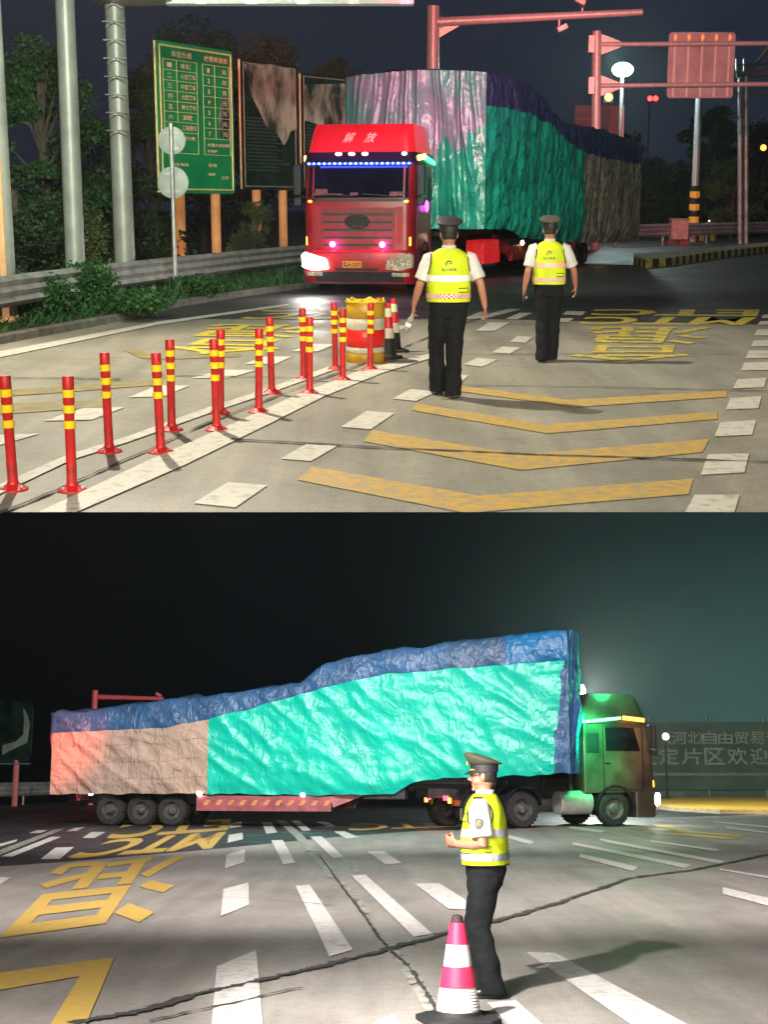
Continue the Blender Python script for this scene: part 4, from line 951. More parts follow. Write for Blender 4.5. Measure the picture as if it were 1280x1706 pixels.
# officer of the lower picture, in profile, hands held before his belly
p3 = FB.g(812, 1660)
arms = {'R': (sh['R']+D((-.01, .01, 0)), D((.25, .02, 1.10)), D((.12, .245, 1.10)), D((-.75, .60, .10)), D((-.3, -.7, .4)), .9, 1),
        'L': (sh['L']+D((-.01, .01, -.005)), D((-.265, -.03, 1.115)), D((-.14, .20, 1.115)), D((.45, .80, .25)), D((.5, -.5, .2)), 1.0, -1)}
legs = {'R': (D((.085, 0, .90)), D((.09, .10, .50)), D((.10, .05, .085)), D((.15, 1, 0))), 'L': (D((-.085, 0, .90)), D((-.085, .035, .49)), D((-.09, -.06, .085)), D((-.15, 1, 0)))}
person(FB, 'officer standing in profile by the traffic cone, peaked cap, hands held before his belly', p3, radians(76), .972, legs, arms, stout=1.08, checker='grey', tape=reflg, patch=True, logo=False)
# ---------------------------------------------------------------- upper site: kerb, verge, guard rails
kp_ = [(-80, 592), (0, 574), (110, 553), (200, 536), (262, 521), (300, 511), (350, 503), (430, 491), (520, 479), (600, 469), (700, 456)]
def kerb(F, name, pts, w=.16, h=.13, m=kerbm, inward=-1):
    b = M(); G = [F.g(u, v) for u, v in pts]; rings = []
    for i, q in enumerate(G):
        d = (G[min(i+1, len(G)-1)]-G[max(i-1, 0)]).normalized(); n = Vector((-d.y, d.x, 0))*(-inward)
        rings.append([q+Vector((0, 0, -.05)), q+Vector((0, 0, h-.02)), q+n*.02+Vector((0, 0, h)), q+n*w+Vector((0, 0, h)), q+n*w+Vector((0, 0, -.05))])
    b.loft(rings); o = b.build(name, m, F=F, smooth=False); tag(o, kind='structure'); return G
G = kerb(FA, 'kerb', kp_)
b = M()
for i in range(len(G)-1): b.quad(G[i]+Vector((-.14, .05, .118)), G[i+1]+Vector((-.14, .05, .118)), Vector((G[i+1].x-60, G[i+1].y+9, .118)), Vector((G[i].x-60, G[i].y+9, .118)))
b.quad(G[-1]+Vector((-.14, .05, .118)), Vector((G[-1].x-60, G[-1].y+9, .118)), (-120, 330, .118), (-8, 330, .118))
tag(b.build('verge', soil, F=FA), kind='structure')
def wbeam(P_, n, top, h=.50, waves=3):
    """corrugated beam profile at a point; n = facing normal"""
    k = waves*4; pr = []
    for i in range(k+1):
        z = top-h*i/k; pr.append(P_+n*(.04*(1-cos(2*pi*waves*i/k)))+Vector((0, 0, z)))
    return pr+[p-n*.006 for p in reversed(pr)]
def guardrail(F, label, pts, top, seg, group=None, h=.5, waves=3, posts=True, m=None, refl=None):
    P_ = [Vector((x, y, 0)) for x, y in pts]
    R = thing(F, 'guard_rail', label, 'guard rail', P_[0], 0, group); off = P_[0]
    tot = [0]
    for a, b_ in zip(P_, P_[1:]): tot.append(tot[-1]+(b_-a).length)
    def at(s):
        for i in range(len(P_)-1):
            if s <= tot[i+1] or i == len(P_)-2: return P_[i].lerp(P_[i+1], (s-tot[i])/(tot[i+1]-tot[i]))
    n = max(1, int(tot[-1]/seg))
    for k in range(n):
        s0, s1 = tot[-1]*k/n, tot[-1]*(k+1)/n; rings = []
        for j in range(5):
            s = s0+(s1+.12-s0)*j/4; q = at(min(s, tot[-1])); d = (at(min(s+.3, tot[-1]))-at(max(0, s-.3))).normalized(); nn = Vector((d.y, -d.x, 0))
            rings.append(wbeam(q-off+nn*(.004*(k % 2)), nn, top, h, waves))
        b = M(); b.loft(rings); b.build('beam', m or galv, R, smooth=True, angle=50)
        q = at(s0); d = (at(min(s0+.3, tot[-1]))-q).normalized(); nn = Vector((d.y, -d.x, 0))
        b = M()
        for e in (-.16, .16): b.lathe([(.018, 0), (.014, .022), (.001, .024)], 8, q-off+nn*.012+d*.03+Vector((0, 0, top-.25+e)), 'Z')
        b = M(); b.tube([q-off-nn*.12+Vector((0, 0, -.02)), q-off-nn*.12+Vector((0, 0, top-.02))], .057, 12)
        b.box(q-off-nn*.045+Vector((0, 0, top-.25)), (.12, .12, .3)); b.build('post', galv, R, smooth=True)
        if refl and k % 2 == 0:
            b = M(); b.ball(q-off+Vector((0, 0, top+.09)), .05 if refl == 1 else .07); b.build('reflector', em('delineator', (1, .55, .45), 2.5), R)
    return R
pr = [FA.y(-60, 450, 20.3), FA.y(0, 450, 21.8), FA.y(200, 435, 27.0), FA.y(415, 421, 34.5), FA.y(540, 410, 40), FA.y(640, 400, 50)]
guardrail(FA, 'triple wave steel guard rail along the verge below the green sign boards', [(q.x, q.y) for q in pr], .90, 4.0)
pr = [FA.y(1030, 380, 66), FA.y(1140, 380, 71), FA.y(1310, 380, 80)]
guardrail(FA, 'steel guard rail on the far right behind the striped island', [(q.x, q.y) for q in pr], 1.05, 4.0, refl=1, h=.62)
# ---------------------------------------------------------------- poles on the left
def pole(name, label, u, Y, r0, r1, h, F=FA, m=polem, cat='pole', group=None, vb=None, lean=0):
    q = F.y(u, 400, Y); R = thing(F, name, label, cat, (q.x, q.y, 0), 0, group)
    b = M(); b.tube([(0, 0, 0), (lean*h*.5, 0, h*.5), (lean*h, 0, h)], [r0, (r0+r1)/2, r1], 20); b.build('shaft', m, R, smooth=True)
    b = M(); b.box((0, 0, .14), (r0*3.4, r0*3.4, .04)); 
    for ex in (-1, 1):
        for ey in (-1, 1): b.tube([(ex*r0*1.35, ey*r0*1.35, .1), (ex*r0*1.35, ey*r0*1.35, .22)], .02, 6)
    b.build('base_plate', galv, R); return R
pole('lamp_post', 'pale grey pole cut by the left edge of the upper picture', 5, 23, .17, .15, 9)
q = FA.y(-3, 300, 22.6); b = M(); b.box((0, 0, 2.6), (.10, .08, 5.0)); b.box((0, .0, .1), (.3, .3, .2)); o = b.build('lit_pole_edge', mat('orange_lit_pole_edge', (.55, .30, .14), .6, emit=(1, .55, .22), estr=.25), F=FA, bevel=.01)  # orange light on the pole's edge, built as a glowing strip
o.location = (q.x, q.y, 0); tag(o, 'narrow glowing strip for the orange lit edge of the leftmost pole', 'lit edge')
pole('lamp_post', 'smooth tapering grey pole second from the left edge', 123, 26.5, .19, .16, 10, lean=.004)
pg = pole('gantry_post', 'grey gantry post with half hoop step irons near its top', 207, 28.5, .215, .19, 6.3, lean=-.004)
for k in range(8):
    z = 5.85-k*.345; b = M(); b.tube([(-.24, -.20, z), (.20, -.20, z)], .012, 6)
    b.tube([(-.16+.32*j/10, -.19-.10*sin(pi*j/10), z-.10+.07*sin(pi*j/10)) for j in range(11)], .020, 6); b.build('step_iron', galv, pg)
b = M(); b.ball((0, -.17, 6.0), (.07, .05, .07)); b.build('eye_bolt', galv, pg)
q0, q1 = FA.y(172, 5, 28.3), FA.y(690, 2, 28.3)
R = thing(FA, 'overhead_gantry', 'pale underside of an overhead gantry crossing the top edge of the upper picture', 'gantry', (q0.x, q0.y, q0.z-.06))
wdt = q1.x-q0.x
b = M(); b.box((.55, 0, .10), (1.4, .9, .05)); b.lathe([(.05, 0), (.75, .10)], 24, (.6, 0, 0)); b.build('lamp_tray', steelw, R)
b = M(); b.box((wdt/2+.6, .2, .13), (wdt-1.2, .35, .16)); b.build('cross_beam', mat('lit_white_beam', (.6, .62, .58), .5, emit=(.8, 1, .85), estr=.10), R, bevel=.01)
for k in range(5):
    b = M(); b.box((1.9+k*1.0, .01, .13), (.22, .03, .18)); b.build('bracket', steelw, R)
# round signs seen from behind, on one thin pole
q = FA.g(293, 501); R = thing(FA, 'round_sign_post', 'thin pole with two round sign plates seen from behind, before the green board', 'road sign', q)
zt = FA.y(293, 205, q.y).z
b = M(); b.tube([(0, 0, 0), (0, 0, zt)], .045, 12); b.build('pole', galv, R, smooth=True)
for v, r in ((234, .285), (304, .325)):
    z = FA.y(293, v, q.y).z; b = M(); b.lathe([(.001, .07), (r, .07), (r, .06), (r-.02, .055), (.001, .055)], 36, (0, 0, z), 'Y'); d_ = b.build('sign_plate', mat('bare_grey_plate', (.36, .40, .36), .6, .2, var=.12), R, smooth=True)
    for e in (-1, 1): b = M(); b.box((0, .052, z+e*r*.55), (r*1.1, .035, .045)); b.build('clamp', galv, d_)
# ---------------------------------------------------------------- green sign boards
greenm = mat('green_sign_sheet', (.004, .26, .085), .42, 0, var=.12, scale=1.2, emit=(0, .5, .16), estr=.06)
darkgr = mat('dark_green_film_sheet', (.012, .035, .028), .16, 0, var=.4, scale=1.4, bump=.3, bscale=1.5)
sheen = mat('pale_painted_sheen', (.50, .52, .44), .18, 0, col2=(.02, .05, .04), scale=1.5, th=(.42, .62), bump=.7, bscale=4, stretch=(1, 1, .5))  # reflections on the glossy boards painted as pale blotches
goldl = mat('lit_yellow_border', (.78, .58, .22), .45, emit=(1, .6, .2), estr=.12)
dimb = mat('dim_border', (.30, .26, .20), .5)
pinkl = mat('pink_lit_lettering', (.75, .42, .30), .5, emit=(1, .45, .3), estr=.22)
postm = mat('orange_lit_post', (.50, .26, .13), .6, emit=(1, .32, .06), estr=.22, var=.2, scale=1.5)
def board(label, c, Ya, Yb, kind):
    """c = four corners in the photograph: top left, top right, bottom right, bottom left"""
    a0, a1 = FA.y(*c[3], Ya), FA.y(*c[0], Ya); b0, b1 = FA.y(*c[2], Yb), FA.y(*c[1], Yb)
    zb = (a0.z+b0.z)/2; zt = (a1.z+b1.z)/2; A0 = Vector((a0.x, a0.y, 0)); B0 = Vector((b0.x, b0.y, 0))
    ex = (B0-A0); w = ex.length; ex.normalize(); ey = Vector((0, 0, 1)); nr = Vector((ex.y, -ex.x, 0)); h = zt-zb
    R = thing(FA, 'sign_board', label, 'sign board', A0)
    O = Vector((0, 0, zb))
    def X(x, z, n=0): return O+ex*x+ey*z+nr*n
    b = M(); r_ = .12; out = []
    for cx, cz, a in ((w-r_, h-r_, 0), (r_, h-r_, 90), (r_, r_, 180), (w-r_, r_, 270)):
        for k in range(6): t_ = radians(a+90*k/5); out.append((cx+r_*cos(t_), cz+r_*sin(t_)))
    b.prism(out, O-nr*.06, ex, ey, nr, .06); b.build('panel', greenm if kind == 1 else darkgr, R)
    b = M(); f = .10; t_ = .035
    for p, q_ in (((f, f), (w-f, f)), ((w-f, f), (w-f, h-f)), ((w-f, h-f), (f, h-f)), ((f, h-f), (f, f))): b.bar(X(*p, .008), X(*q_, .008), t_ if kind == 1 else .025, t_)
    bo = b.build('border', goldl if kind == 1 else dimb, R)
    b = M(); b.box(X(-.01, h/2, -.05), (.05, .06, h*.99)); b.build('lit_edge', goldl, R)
    for x in (.30, .78):
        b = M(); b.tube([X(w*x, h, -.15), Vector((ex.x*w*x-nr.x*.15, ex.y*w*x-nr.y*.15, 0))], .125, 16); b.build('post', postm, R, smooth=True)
    if kind == 1:
        g_ = M(); tx_ = M()
        def hline(x0, x1, z): g_.bar(X(x0*w, z*h, .010), X(x1*w, z*h, .010), .022, .012)
        def vline(x, z0, z1): g_.bar(X(x*w, z0*h, .010), X(x*w, z1*h, .010), .012, .022)
        zs_ = [.885-.068*k for k in range(8)]
        for z in zs_: hline(.07, .50, z)
        hline(.07, .50, .27); vline(.07, .27, .885); vline(.50, .27, .885); vline(.24, .885-.068*5.9, .885)
        zs2 = [.885-.072*k for k in range(8)]
        for z in zs2: hline(.58, .94, z)
        hline(.58, .94, .27); vline(.58, .27, .885); vline(.94, .27, .885); vline(.74, .885-.072*7, .885)
        def word(s_, x0, x1, z0, z1): put_text(tx_, s_, X(x0*w, z0*h, .012), X(x1*w, z0*h, .012), X(x1*w, z1*h, .012), X(x0*w, z1*h, .012), bold=.02)
        word('车型分类', .18, .44, .905, .945); word('收费标准表', .60, .92, .905, .945)
        for k in range(7):
            word('一二三四五六七'[k], .12, .18, .835-.068*k, .865-.068*k) if k < 6 else None
            word(('车辆', '小型客车', '中型客车', '大型客车', '特大客车', '货', '二轴货车')[k], .29, .29+(.14 if k in (0, 5) else .19), .834-.068*k, .868-.068*k)
            word('1234567'[k], .64, .67, .832-.072*k, .862-.072*k); word('元', .84, .90, .832-.072*k, .862-.072*k)
        word('通行费', .28, .46, .36, .385); word('计费方式说明', .62, .92, .325, .35); word('按里程', .62, .76, .285, .305)
        word('监督电话', .14, .36, .185, .205); word('咨询', .62, .74, .185, .21); word('投诉', .62, .72, .125, .145); word('公司', .80, .90, .10, .125)
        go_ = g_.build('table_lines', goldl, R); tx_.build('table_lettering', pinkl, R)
        b = M(); pts_ = [(.80, .40), (.78, .52), (.84, .68), (.90, .70), (.98, .62), (.99, .42), (.93, .38)]
        b.prism([(x*w, z*h) for x, z in pts_], O+nr*.006, ex, ey, nr, .004); b.build('pale_sheen_patch', sheen, R)
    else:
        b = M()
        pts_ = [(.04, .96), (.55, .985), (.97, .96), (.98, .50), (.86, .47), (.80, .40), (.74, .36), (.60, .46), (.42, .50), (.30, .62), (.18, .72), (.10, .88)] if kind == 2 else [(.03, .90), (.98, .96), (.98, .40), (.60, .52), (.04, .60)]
        b.prism([(x*w, z*h) for x, z in pts_], O+nr*.006, ex, ey, nr, .006); b.build('painted_sheen', sheen, R)
        tl_ = M()
        for k in range(16): tl_.bar(X(.08*w, (.56-.027*k)*h, .006), X((.60+.3*random.random())*w, (.56-.027*k)*h, .006), .008, .05)
        tl_.build('faint_text_lines', mat('faint_green_text', (.03, .075, .055), .5), R)
    return R
board('tall green toll table board with yellow ruled lines and lettering', [(270, 66), (391, 86), (392, 320), (268, 325)], 34.5, 37.2, 1)
board('dark board with painted pale film, between the green board and the truck', [(406, 99), (500, 108), (497, 317), (405, 316)], 40.5, 42.6, 2)
board('dark board with painted film partly hidden behind the red truck cab', [(509, 120), (606, 132), (604, 318), (504, 316)], 44.5, 46.6, 3)
# ---------------------------------------------------------------- flexible bollards
bred = mat('red_bollard_plastic', (.52, .014, .014), .48, 0, col2=(.26, .02, .015), scale=9, th=(.30, .5))
byel = mat('yellow_reflective_band', (.90, .62, .01), .4, 0, var=.05)
def bollard(loc, label):
    R = thing(FA, 'flexible_bollard', label, 'bollard', loc, 0, 'red and yellow flexible bollards on the double line')
    b = M(); b.lathe([(.036, 0), (.036, .60), (.041, .605), (.041, .79), (.037, .80), (.001, .80)], 20, (0, 0, .02)); 
    for k in range(9): b.lathe([(.037, .06+.016*k), (.0385, .064+.016*k), (.037, .068+.016*k)], 20, caps=False)
    b.build('tube', bred, R, smooth=True, angle=50)
    for z in (.45, .56, .67): b = M(); b.lathe([(.0375, z), (.0428, z+.001), (.0428, z+.055), (.0375, z+.056)], 20, caps=False); b.build('yellow_band', byel, R, smooth=True, angle=50)
    b = M(); b.lathe([(.105, 0), (.105, .012), (.085, .022), (.045, .045), (.040, .06)], 24); b.build('base', bred, R, smooth=True, angle=40)
    for k in range(3):
        a = radians(90+120*k); b = M(); b.lathe([(.012, .018), (.012, .035), (.001, .036)], 8, (.078*cos(a), .078*sin(a), 0)); b.build('bolt', galv, R)
    return R
bl = [((22, 816), 'bollard nearest the left edge, base on the upper line'), ((120, 818), 'large front bollard second from the left, foot on the joint'), ((182, 753), 'third bollard from the left, standing alone'),
      ((268, 754), 'front bollard of the first overlapping pair'), ((286, 717), 'rear bollard of the first overlapping pair'), ((361, 717), 'front bollard of the pair that hide one another'), ((367, 689), 'rear bollard almost hidden behind its twin'),
      ((431, 687), 'shorter looking bollard left of the fourth pair gap'), ((453, 655), 'bollard rising behind and right of the shorter looking one'), ((506, 632), 'rear thin bollard of the pair before the barrel group'), ((516, 656), 'front bollard of the pair before the barrel group'),
      ((559, 616), 'rear bollard touching the left side of the barrel'), ((571, 634), 'front bollard overlapping the left side of the barrel'), ((617, 616), 'bollard standing right in front of the barrel'), ((633, 601), 'bollard peeping out behind the barrel top')]
root = None
for (u, v), lab in bl:
    q = FA.g(u, v); lab = lab[0].upper()*0+lab
    if root is None: root = bollard(q, lab); o_ = root
    else: o_ = dup(root, FA, q, random.uniform(0, 6), lab, None, 1.0)
    o_.matrix_world = o_.matrix_world @ Matrix.Rotation(radians(random.uniform(-1.6, 1.6)), 4, 'X') @ Matrix.Rotation(radians(random.uniform(-1.4, 1.4)), 4, 'Y')
# crash barrel and cones
q = FA.g(609, 606)+Vector((0, .25, 0)); R = thing(FA, 'crash_barrel', 'ochre crash barrel with white and red bands behind the bollards', 'barrel', q)
ochre = mat('ochre_plastic', (.48, .27, .015), .45, 0, var=.15, scale=4); bw = mat('barrel_white_band', (.60, .56, .42), .4, var=.15); br_ = mat('barrel_red_band', (.75, .015, .012), .4, var=.1)
for z0, z1, m_, nm in ((0, .125, ochre, 'lower_shell'), (.128, .20, bw, 'lower_white_band'), (.203, .42, br_, 'red_band'), (.423, .565, bw, 'white_band'), (.568, .76, ochre, 'upper_shell')):
    b = M(); b.lathe([(.245, z0), (.25, z0+.006), (.25, z1-.006), (.245, z1)], 40, (0, 0, .0)); b.build(nm, m_, R, smooth=True, angle=40)
b = M(); b.lathe([(.225, .762), (.262, .765), (.265, .785), (.25, .79), (.22, .775), (.001, .775)], 40)
for k in range(6): a = pi/3*k; b.tube([(.23*cos(a), .23*sin(a), .775), (.245*cos(a+.3), .245*sin(a+.3), .81), (.23*cos(a+.6), .23*sin(a+.6), .775)], .014, 6)
b.build('lid', mat('yellow_lid', (.65, .48, .02), .45), R, smooth=True, angle=40)
cred = mat('cone_red', (.60, .012, .02), .4, 0, var=.12); cgr = mat('cone_pale_green_band', (.52, .66, .36), .4, var=.1); cwh = mat('cone_white_band', (.62, .55, .44), .4, var=.12)
cpk = mat('cone_pink', (.80, .025, .085), .42, 0, col2=(.62, .03, .08), scale=12); cwb = mat('cone_white_sleeve', (.66, .66, .66), .38, 0, var=.12, scale=14, bump=.3, bscale=30); cdw = mat('scuffed_white_sleeve', (.66, .60, .62), .45, 0, col2=(.22, .20, .24), scale=16, th=(.28, .44))
def cone(F, label, loc, bands, H=.72, r0=.155, r1=.035, bs=.20, rz=.3, rib=False):
    R = thing(F, 'traffic_cone', label, 'traffic cone', loc, rz)
    b = M(); b.prism([(-bs, -bs*.6), (-bs*.6, -bs), (bs*.6, -bs), (bs, -bs*.6), (bs, bs*.6), (bs*.6, bs), (-bs*.6, bs), (-bs, bs*.6)], (0, 0, 0), (1, 0, 0), (0, 1, 0), (0, 0, 1), .035)
    b.lathe([(r0*1.25, .03), (r0*1.05, .05), (r0*1.0, .075)], 28); b.build('base', blackm, R, bevel=.006)
    def rr(z): return r0+(r1-r0)*(z-.05)/(H-.05)
    for z0, z1, m_, nm in bands:
        b = M(); n = 8 if rib and nm == 'scuffed_band' else 1; pr_ = []
        for j in range(n+1):
            z = z0+(z1-z0)*j/n; pr_.append((rr(z)+.003, z))
            if n > 1 and j < n: zz = z0+(z1-z0)*(j+.5)/n; pr_.append((rr(zz)-.001, zz))
        pr_[0] = (pr_[0][0]-.004, pr_[0][1]); b.lathe(pr_, 32, caps=(nm == 'tip')); b.build(nm, m_, R, smooth=True)
    return R
cb = [(.06, .27, blackm, 'black_skirt'), (.27, .40, cwh, 'white_band'), (.40, .55, cred, 'red_band'), (.55, .66, cgr, 'pale_green_band'), (.66, .73, cred, 'tip')]
cone(FA, 'slim red traffic cone with black skirt standing clear, right of the barrel', FA.g(656, 586), cb, .74, .105, .035, .19)
cone(FA, 'traffic cone half hidden between the barrel and the slim clear cone', FA.g(647, 597), cb, .70, .105, .035, .17, .8)
c2 = [(.07, .22, cdw, 'scuffed_band'), (.22, .352, cpk, 'lower_pink_band'), (.352, .488, cwb, 'white_band'), (.488, .626, cpk, 'upper_pink_band')]
R = cone(FB, 'pink and white traffic cone on a black base at the officer\'s feet', FB.g(764, 1702), c2, .66, .150, .042, .25, .25, True)
b = M(); b.lathe([(.042, .623), (.040, .65), (.030, .67), (.012, .675), (.001, .672)], 20); b.build('tip', mat('worn_cone_tip', (.03, .014, .014), .8, var=.4, scale=30), R, smooth=True)
# ---------------------------------------------------------------- masts on the far side of the upper plaza
mastm = mat('pale_painted_mast', (.55, .50, .50), .4, .2, var=.1)
Y = 60; q = FA.y(720, 300, Y); z_a = FA.y(720, 37, Y).z
R = thing(FA, 'camera_mast', 'red lit camera mast with a long arm rising behind the violet load', 'mast', (q.x, q.y, 0))
b = M(); b.tube([(0, 0, 0), (0, 0, FA.y(720, 10, Y).z)], [.30, .26], 20); b.build('post', mastm, R, smooth=True)
e = FA.y(1071, 20, Y)
b = M(); b.tube([(.1, 0, z_a), (e.x-q.x, 0, e.z)], [.20, .13], 16); b.lathe([(.26, -.03), (.26, .03)], 16, (.35, 0, z_a), 'X'); b.build('arm', mastm, R, smooth=True)
b = M(); b.prism([(0, 0), (1.0, .05), (0, .6)], (.1, -.02, z_a-.1), (1, 0, 0), (0, 0, -1), (0, 1, 0), .04); b.build('gusset', mastm, R)
for u, v, s_ in ((971, 12, 1), (932, 45, -1)):
    c_ = FA.y(u, v, Y); b = M(); x = c_.x-q.x; zz = FA.y(u, 27 if s_ > 0 else 32, Y).z
    b.bar((x, 0, zz), (x, 0, c_.z), .09); b.box((x-.12*s_, -.05, c_.z+(.22 if s_ > 0 else -.05)), (.45, .5, .22), Matrix.Rotation(radians(25*s_), 3, 'Y')); b.build('camera', mastm, R, bevel=.03)
Y = 62; q = FA.y(995, 300, Y); R = thing(FA, 'sign_gantry', 'pink lit gantry with a ribbed sign panel seen from behind', 'gantry', (q.x, q.y, 0))
def L_(u, v): c_ = FA.y(u, v, Y); return Vector((c_.x-q.x, 0, c_.z))
b = M(); b.tube([(0, 0, 0), L_(995, 52)], [.22, .20], 20); b.build('post', mastm, R, smooth=True)
for v0, v1 in ((74, 72), (143, 140)):
    b = M(); b.tube([L_(980, v0), L_(1300, v1)], .10, 12); b.build('rail', mastm, R, smooth=True)
    b = M(); b.prism([(0, -.45), (0, .45), (.9, .12), (.9, -.12)], L_(1000, v0)+Vector((0, -.03, 0)), (1, 0, 0), (0, 0, 1), (0, 1, 0), .05); b.box(L_(985, v0), (.25, .5, .7)); b.build('flange', mastm, R)
tl, br2 = L_(1117, 53), L_(1223, 163); pw, ph_ = br2.x-tl.x, tl.z-br2.z; b = M(); out = []
for cx, cz, a in ((pw-.15, ph_-.15, 0), (.15, ph_-.15, 90), (.15, .15, 180), (pw-.15, .15, 270)):
    for k in range(5): t_ = radians(a+90*k/4); out.append((cx+.15*cos(t_), cz+.15*sin(t_)))
b.prism(out, (tl.x, .14, br2.z), (1, 0, 0), (0, 0, 1), (0, 1, 0), .05); po = b.build('panel', mat('grey_panel_back', (.42, .34, .34), .55, .1, var=.15, scale=1), R)
for k in range(5):
    x = tl.x+pw*(.09+.205*k); b = M(); b.box((x, .115, br2.z+ph_*.5), (.09, .05, ph_*.96)); b.build('rib', mat('pale_rib', (.70, .62, .55), .45, var=.05), R)
    b = M(); b.ball((x, .04, tl.z-.22), (.07, .05, .10)); b.build('clamp_lamp', em('amber_reflex', (1, .25, .06), 1.0), R, smooth=True)
# street lamp blazing beyond
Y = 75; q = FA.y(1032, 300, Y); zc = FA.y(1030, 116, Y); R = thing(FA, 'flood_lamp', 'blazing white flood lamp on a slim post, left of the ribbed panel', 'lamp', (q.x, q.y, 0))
b = M(); b.tube([(0, 0, 0), (0, 0, zc.z-.4)], .10, 12); b.build('post', mat('pale_lit_post', (.20, .20, .20), .5), R, smooth=True)
b = M(); b.ball((0, 0, zc.z), (.55, .32, .36), 24, 14); b.build('lamp_glare', em('blazing_white', (.78, 1, .95), 30), R, smooth=True)  # lamp head swollen to the size of its glare
b = M(); b.box((0, .2, zc.z-.55), (.18, .2, .2)); b.build('bracket', chass, R, bevel=.02)
def smallamp(F, u, v, Y, m_, r, label, cat='lamp', name='signal_lamp', n=1, gap=0):
    c_ = F.y(u, v, Y); R = thing(F, name, label, cat, (c_.x, c_.y, 0))
    b = M(); b.tube([(0, .15, 0), (0, .15, c_.z+.2)], .05, 8); b.build('post', chass, R)
    b = M(); b.box((gap*(n-1)/2, .12, c_.z), (r*2.6+gap*(n-1), .12, r*2.8)); b.build('housing', dark, R)
    for k in range(n): b = M(); b.ball((gap*k, 0, c_.z), (r, r*.5, r), 16, 10); b.build('lens', m_, R, smooth=True)
smallamp(FA, 1015, 162, 80, em('orange_beacon', (1, .50, .06), 9), .21, 'round orange beacon under the flood lamp')
smallamp(FA, 1084, 164, 90, em('red_signal', (1, .03, .03), 7), .16, 'twin red signal lamps between the lamp and the ribbed panel', n=2, gap=.35)
smallamp(FB, 1110, 1227, 70, em('white_far_lamp', (1, 1, .9), 14), .16, 'small white lamp right of the driving cab, before the banner')
smallamp(FA, 1273, 246, 95, em('amber_far_lamp', (1, .35, .05), 4), .2, 'amber lamp at the far right edge among dark trees')
smallamp(FA, 1243, 243, 100, em('orange_far_lamp', (1, .30, .05), 2), .12, 'tiny orange lamp left of the amber one at the right edge')
# red lit billboard and far building
c0, c1 = FA.y(957, 228, 88), FA.y(1037, 176, 88); R = thing(FA, 'billboard', 'dim red billboard box beyond the pink mast', 'billboard', (c0.x, c0.y, 0)); w_ = c1.x-c0.x
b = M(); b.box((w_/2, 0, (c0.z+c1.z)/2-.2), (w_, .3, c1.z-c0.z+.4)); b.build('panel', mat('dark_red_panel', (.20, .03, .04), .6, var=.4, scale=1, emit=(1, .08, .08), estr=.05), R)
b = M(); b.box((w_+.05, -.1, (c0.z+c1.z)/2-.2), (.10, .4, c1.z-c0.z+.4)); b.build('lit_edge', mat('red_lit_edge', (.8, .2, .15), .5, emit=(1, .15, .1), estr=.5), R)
for x in (.2, .8): b = M(); b.tube([(w_*x, 0, 0), (w_*x, 0, c0.z)], .18, 12); b.build('post', chass, R)
for k in range(3): b = M(); b.box((w_*.4, -.17, c0.z+.5+k*.55), (w_*.7, .03, .06)); b.build('stripe', redch, R)
# sign pole with reflective bands, concrete block, striped island
q = FA.g(1155, 403); R = thing(FA, 'banded_pole', 'pink lit pole with amber and black reflective bands below the ribbed panel', 'pole', q)
b = M(); b.tube([(0, 0, 0), (0, 0, FA.y(1155, 150, q.y).z)], .19, 16); b.build('shaft', mastm, R, smooth=True)
for k, v in enumerate((324, 345, 366, 387)):
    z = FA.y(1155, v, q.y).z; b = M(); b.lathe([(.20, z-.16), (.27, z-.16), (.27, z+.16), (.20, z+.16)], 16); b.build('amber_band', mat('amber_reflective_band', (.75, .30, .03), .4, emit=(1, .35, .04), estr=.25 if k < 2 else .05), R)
    b = M(); b.lathe([(.20, z+.165), (.26, z+.165), (.26, z+.45), (.20, z+.45)], 16); b.build('black_band', blackm, R)
q = FA.g(1131, 408); R = thing(FA, 'control_box', 'pink lit roadside box on slanted feet beside the banded pole', 'box', q)
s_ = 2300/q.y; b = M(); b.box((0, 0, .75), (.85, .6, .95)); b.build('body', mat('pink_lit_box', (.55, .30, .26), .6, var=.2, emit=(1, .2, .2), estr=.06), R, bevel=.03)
b = M(); b.box((0, 0, 1.26), (.95, .7, .07)); b.build('lid', mat('ochre_lid', (.40, .28, .10), .6), R)
for x in (-.3, .3): b = M(); b.bar((x, 0, 0), (x-.08, 0, .28), .14, .4); b.build('foot', redch, R)
q = FA.g(1173, 402); R = thing(FA, 'kerb_block', 'small yellow and black block right of the banded pole', 'block', q)
for k in range(4): b = M(); b.box((-.45+.3*k, 0, .2), (.29, .5, .4)); b.build('segment', mat('dull_yellow_block', (.35, .28, .05), .7) if k % 2 else blackm, R, bevel=.03)
iy = mat('island_yellow', (.50, .36, .06), .7, var=.3); ib = mat('island_black', (.02, .02, .02), .8)
gi = [FA.g(*p_) for p_ in ((1056, 441), (1076, 447), (1120, 443), (1190, 432), (1280, 421), (1330, 415))]; gb = [FA.g(*p_) for p_ in ((1062, 436), (1085, 434), (1130, 431), (1195, 424), (1280, 415), (1330, 411))]
R = thing(FA, 'traffic_island', 'low island with yellow and black striped kerb on the right', 'traffic island', gi[0]); off = gi[0]
tot = 0; segs = []
for a, b_ in zip(gi, gi[1:]):
    n = max(1, int((b_-a).length/.45))
    for k in range(n): segs.append((a.lerp(b_, k/n), a.lerp(b_, (k+1)/n)))
my, mb_ = M(), M()
for k, (a, b_) in enumerate(segs):
    m_ = my if k % 2 else mb_; up = Vector((0, 0, .27))
    m_.add([a-off, b_-off, b_-off+up, a-off+up, a-off+Vector((0, .3, .27)), b_-off+Vector((0, .3, .27))], [(0, 1, 2, 3), (3, 2, 5, 4)])
ko = my.build('striped_kerb', iy, R); mb_.build('black_stripes', ib, ko)
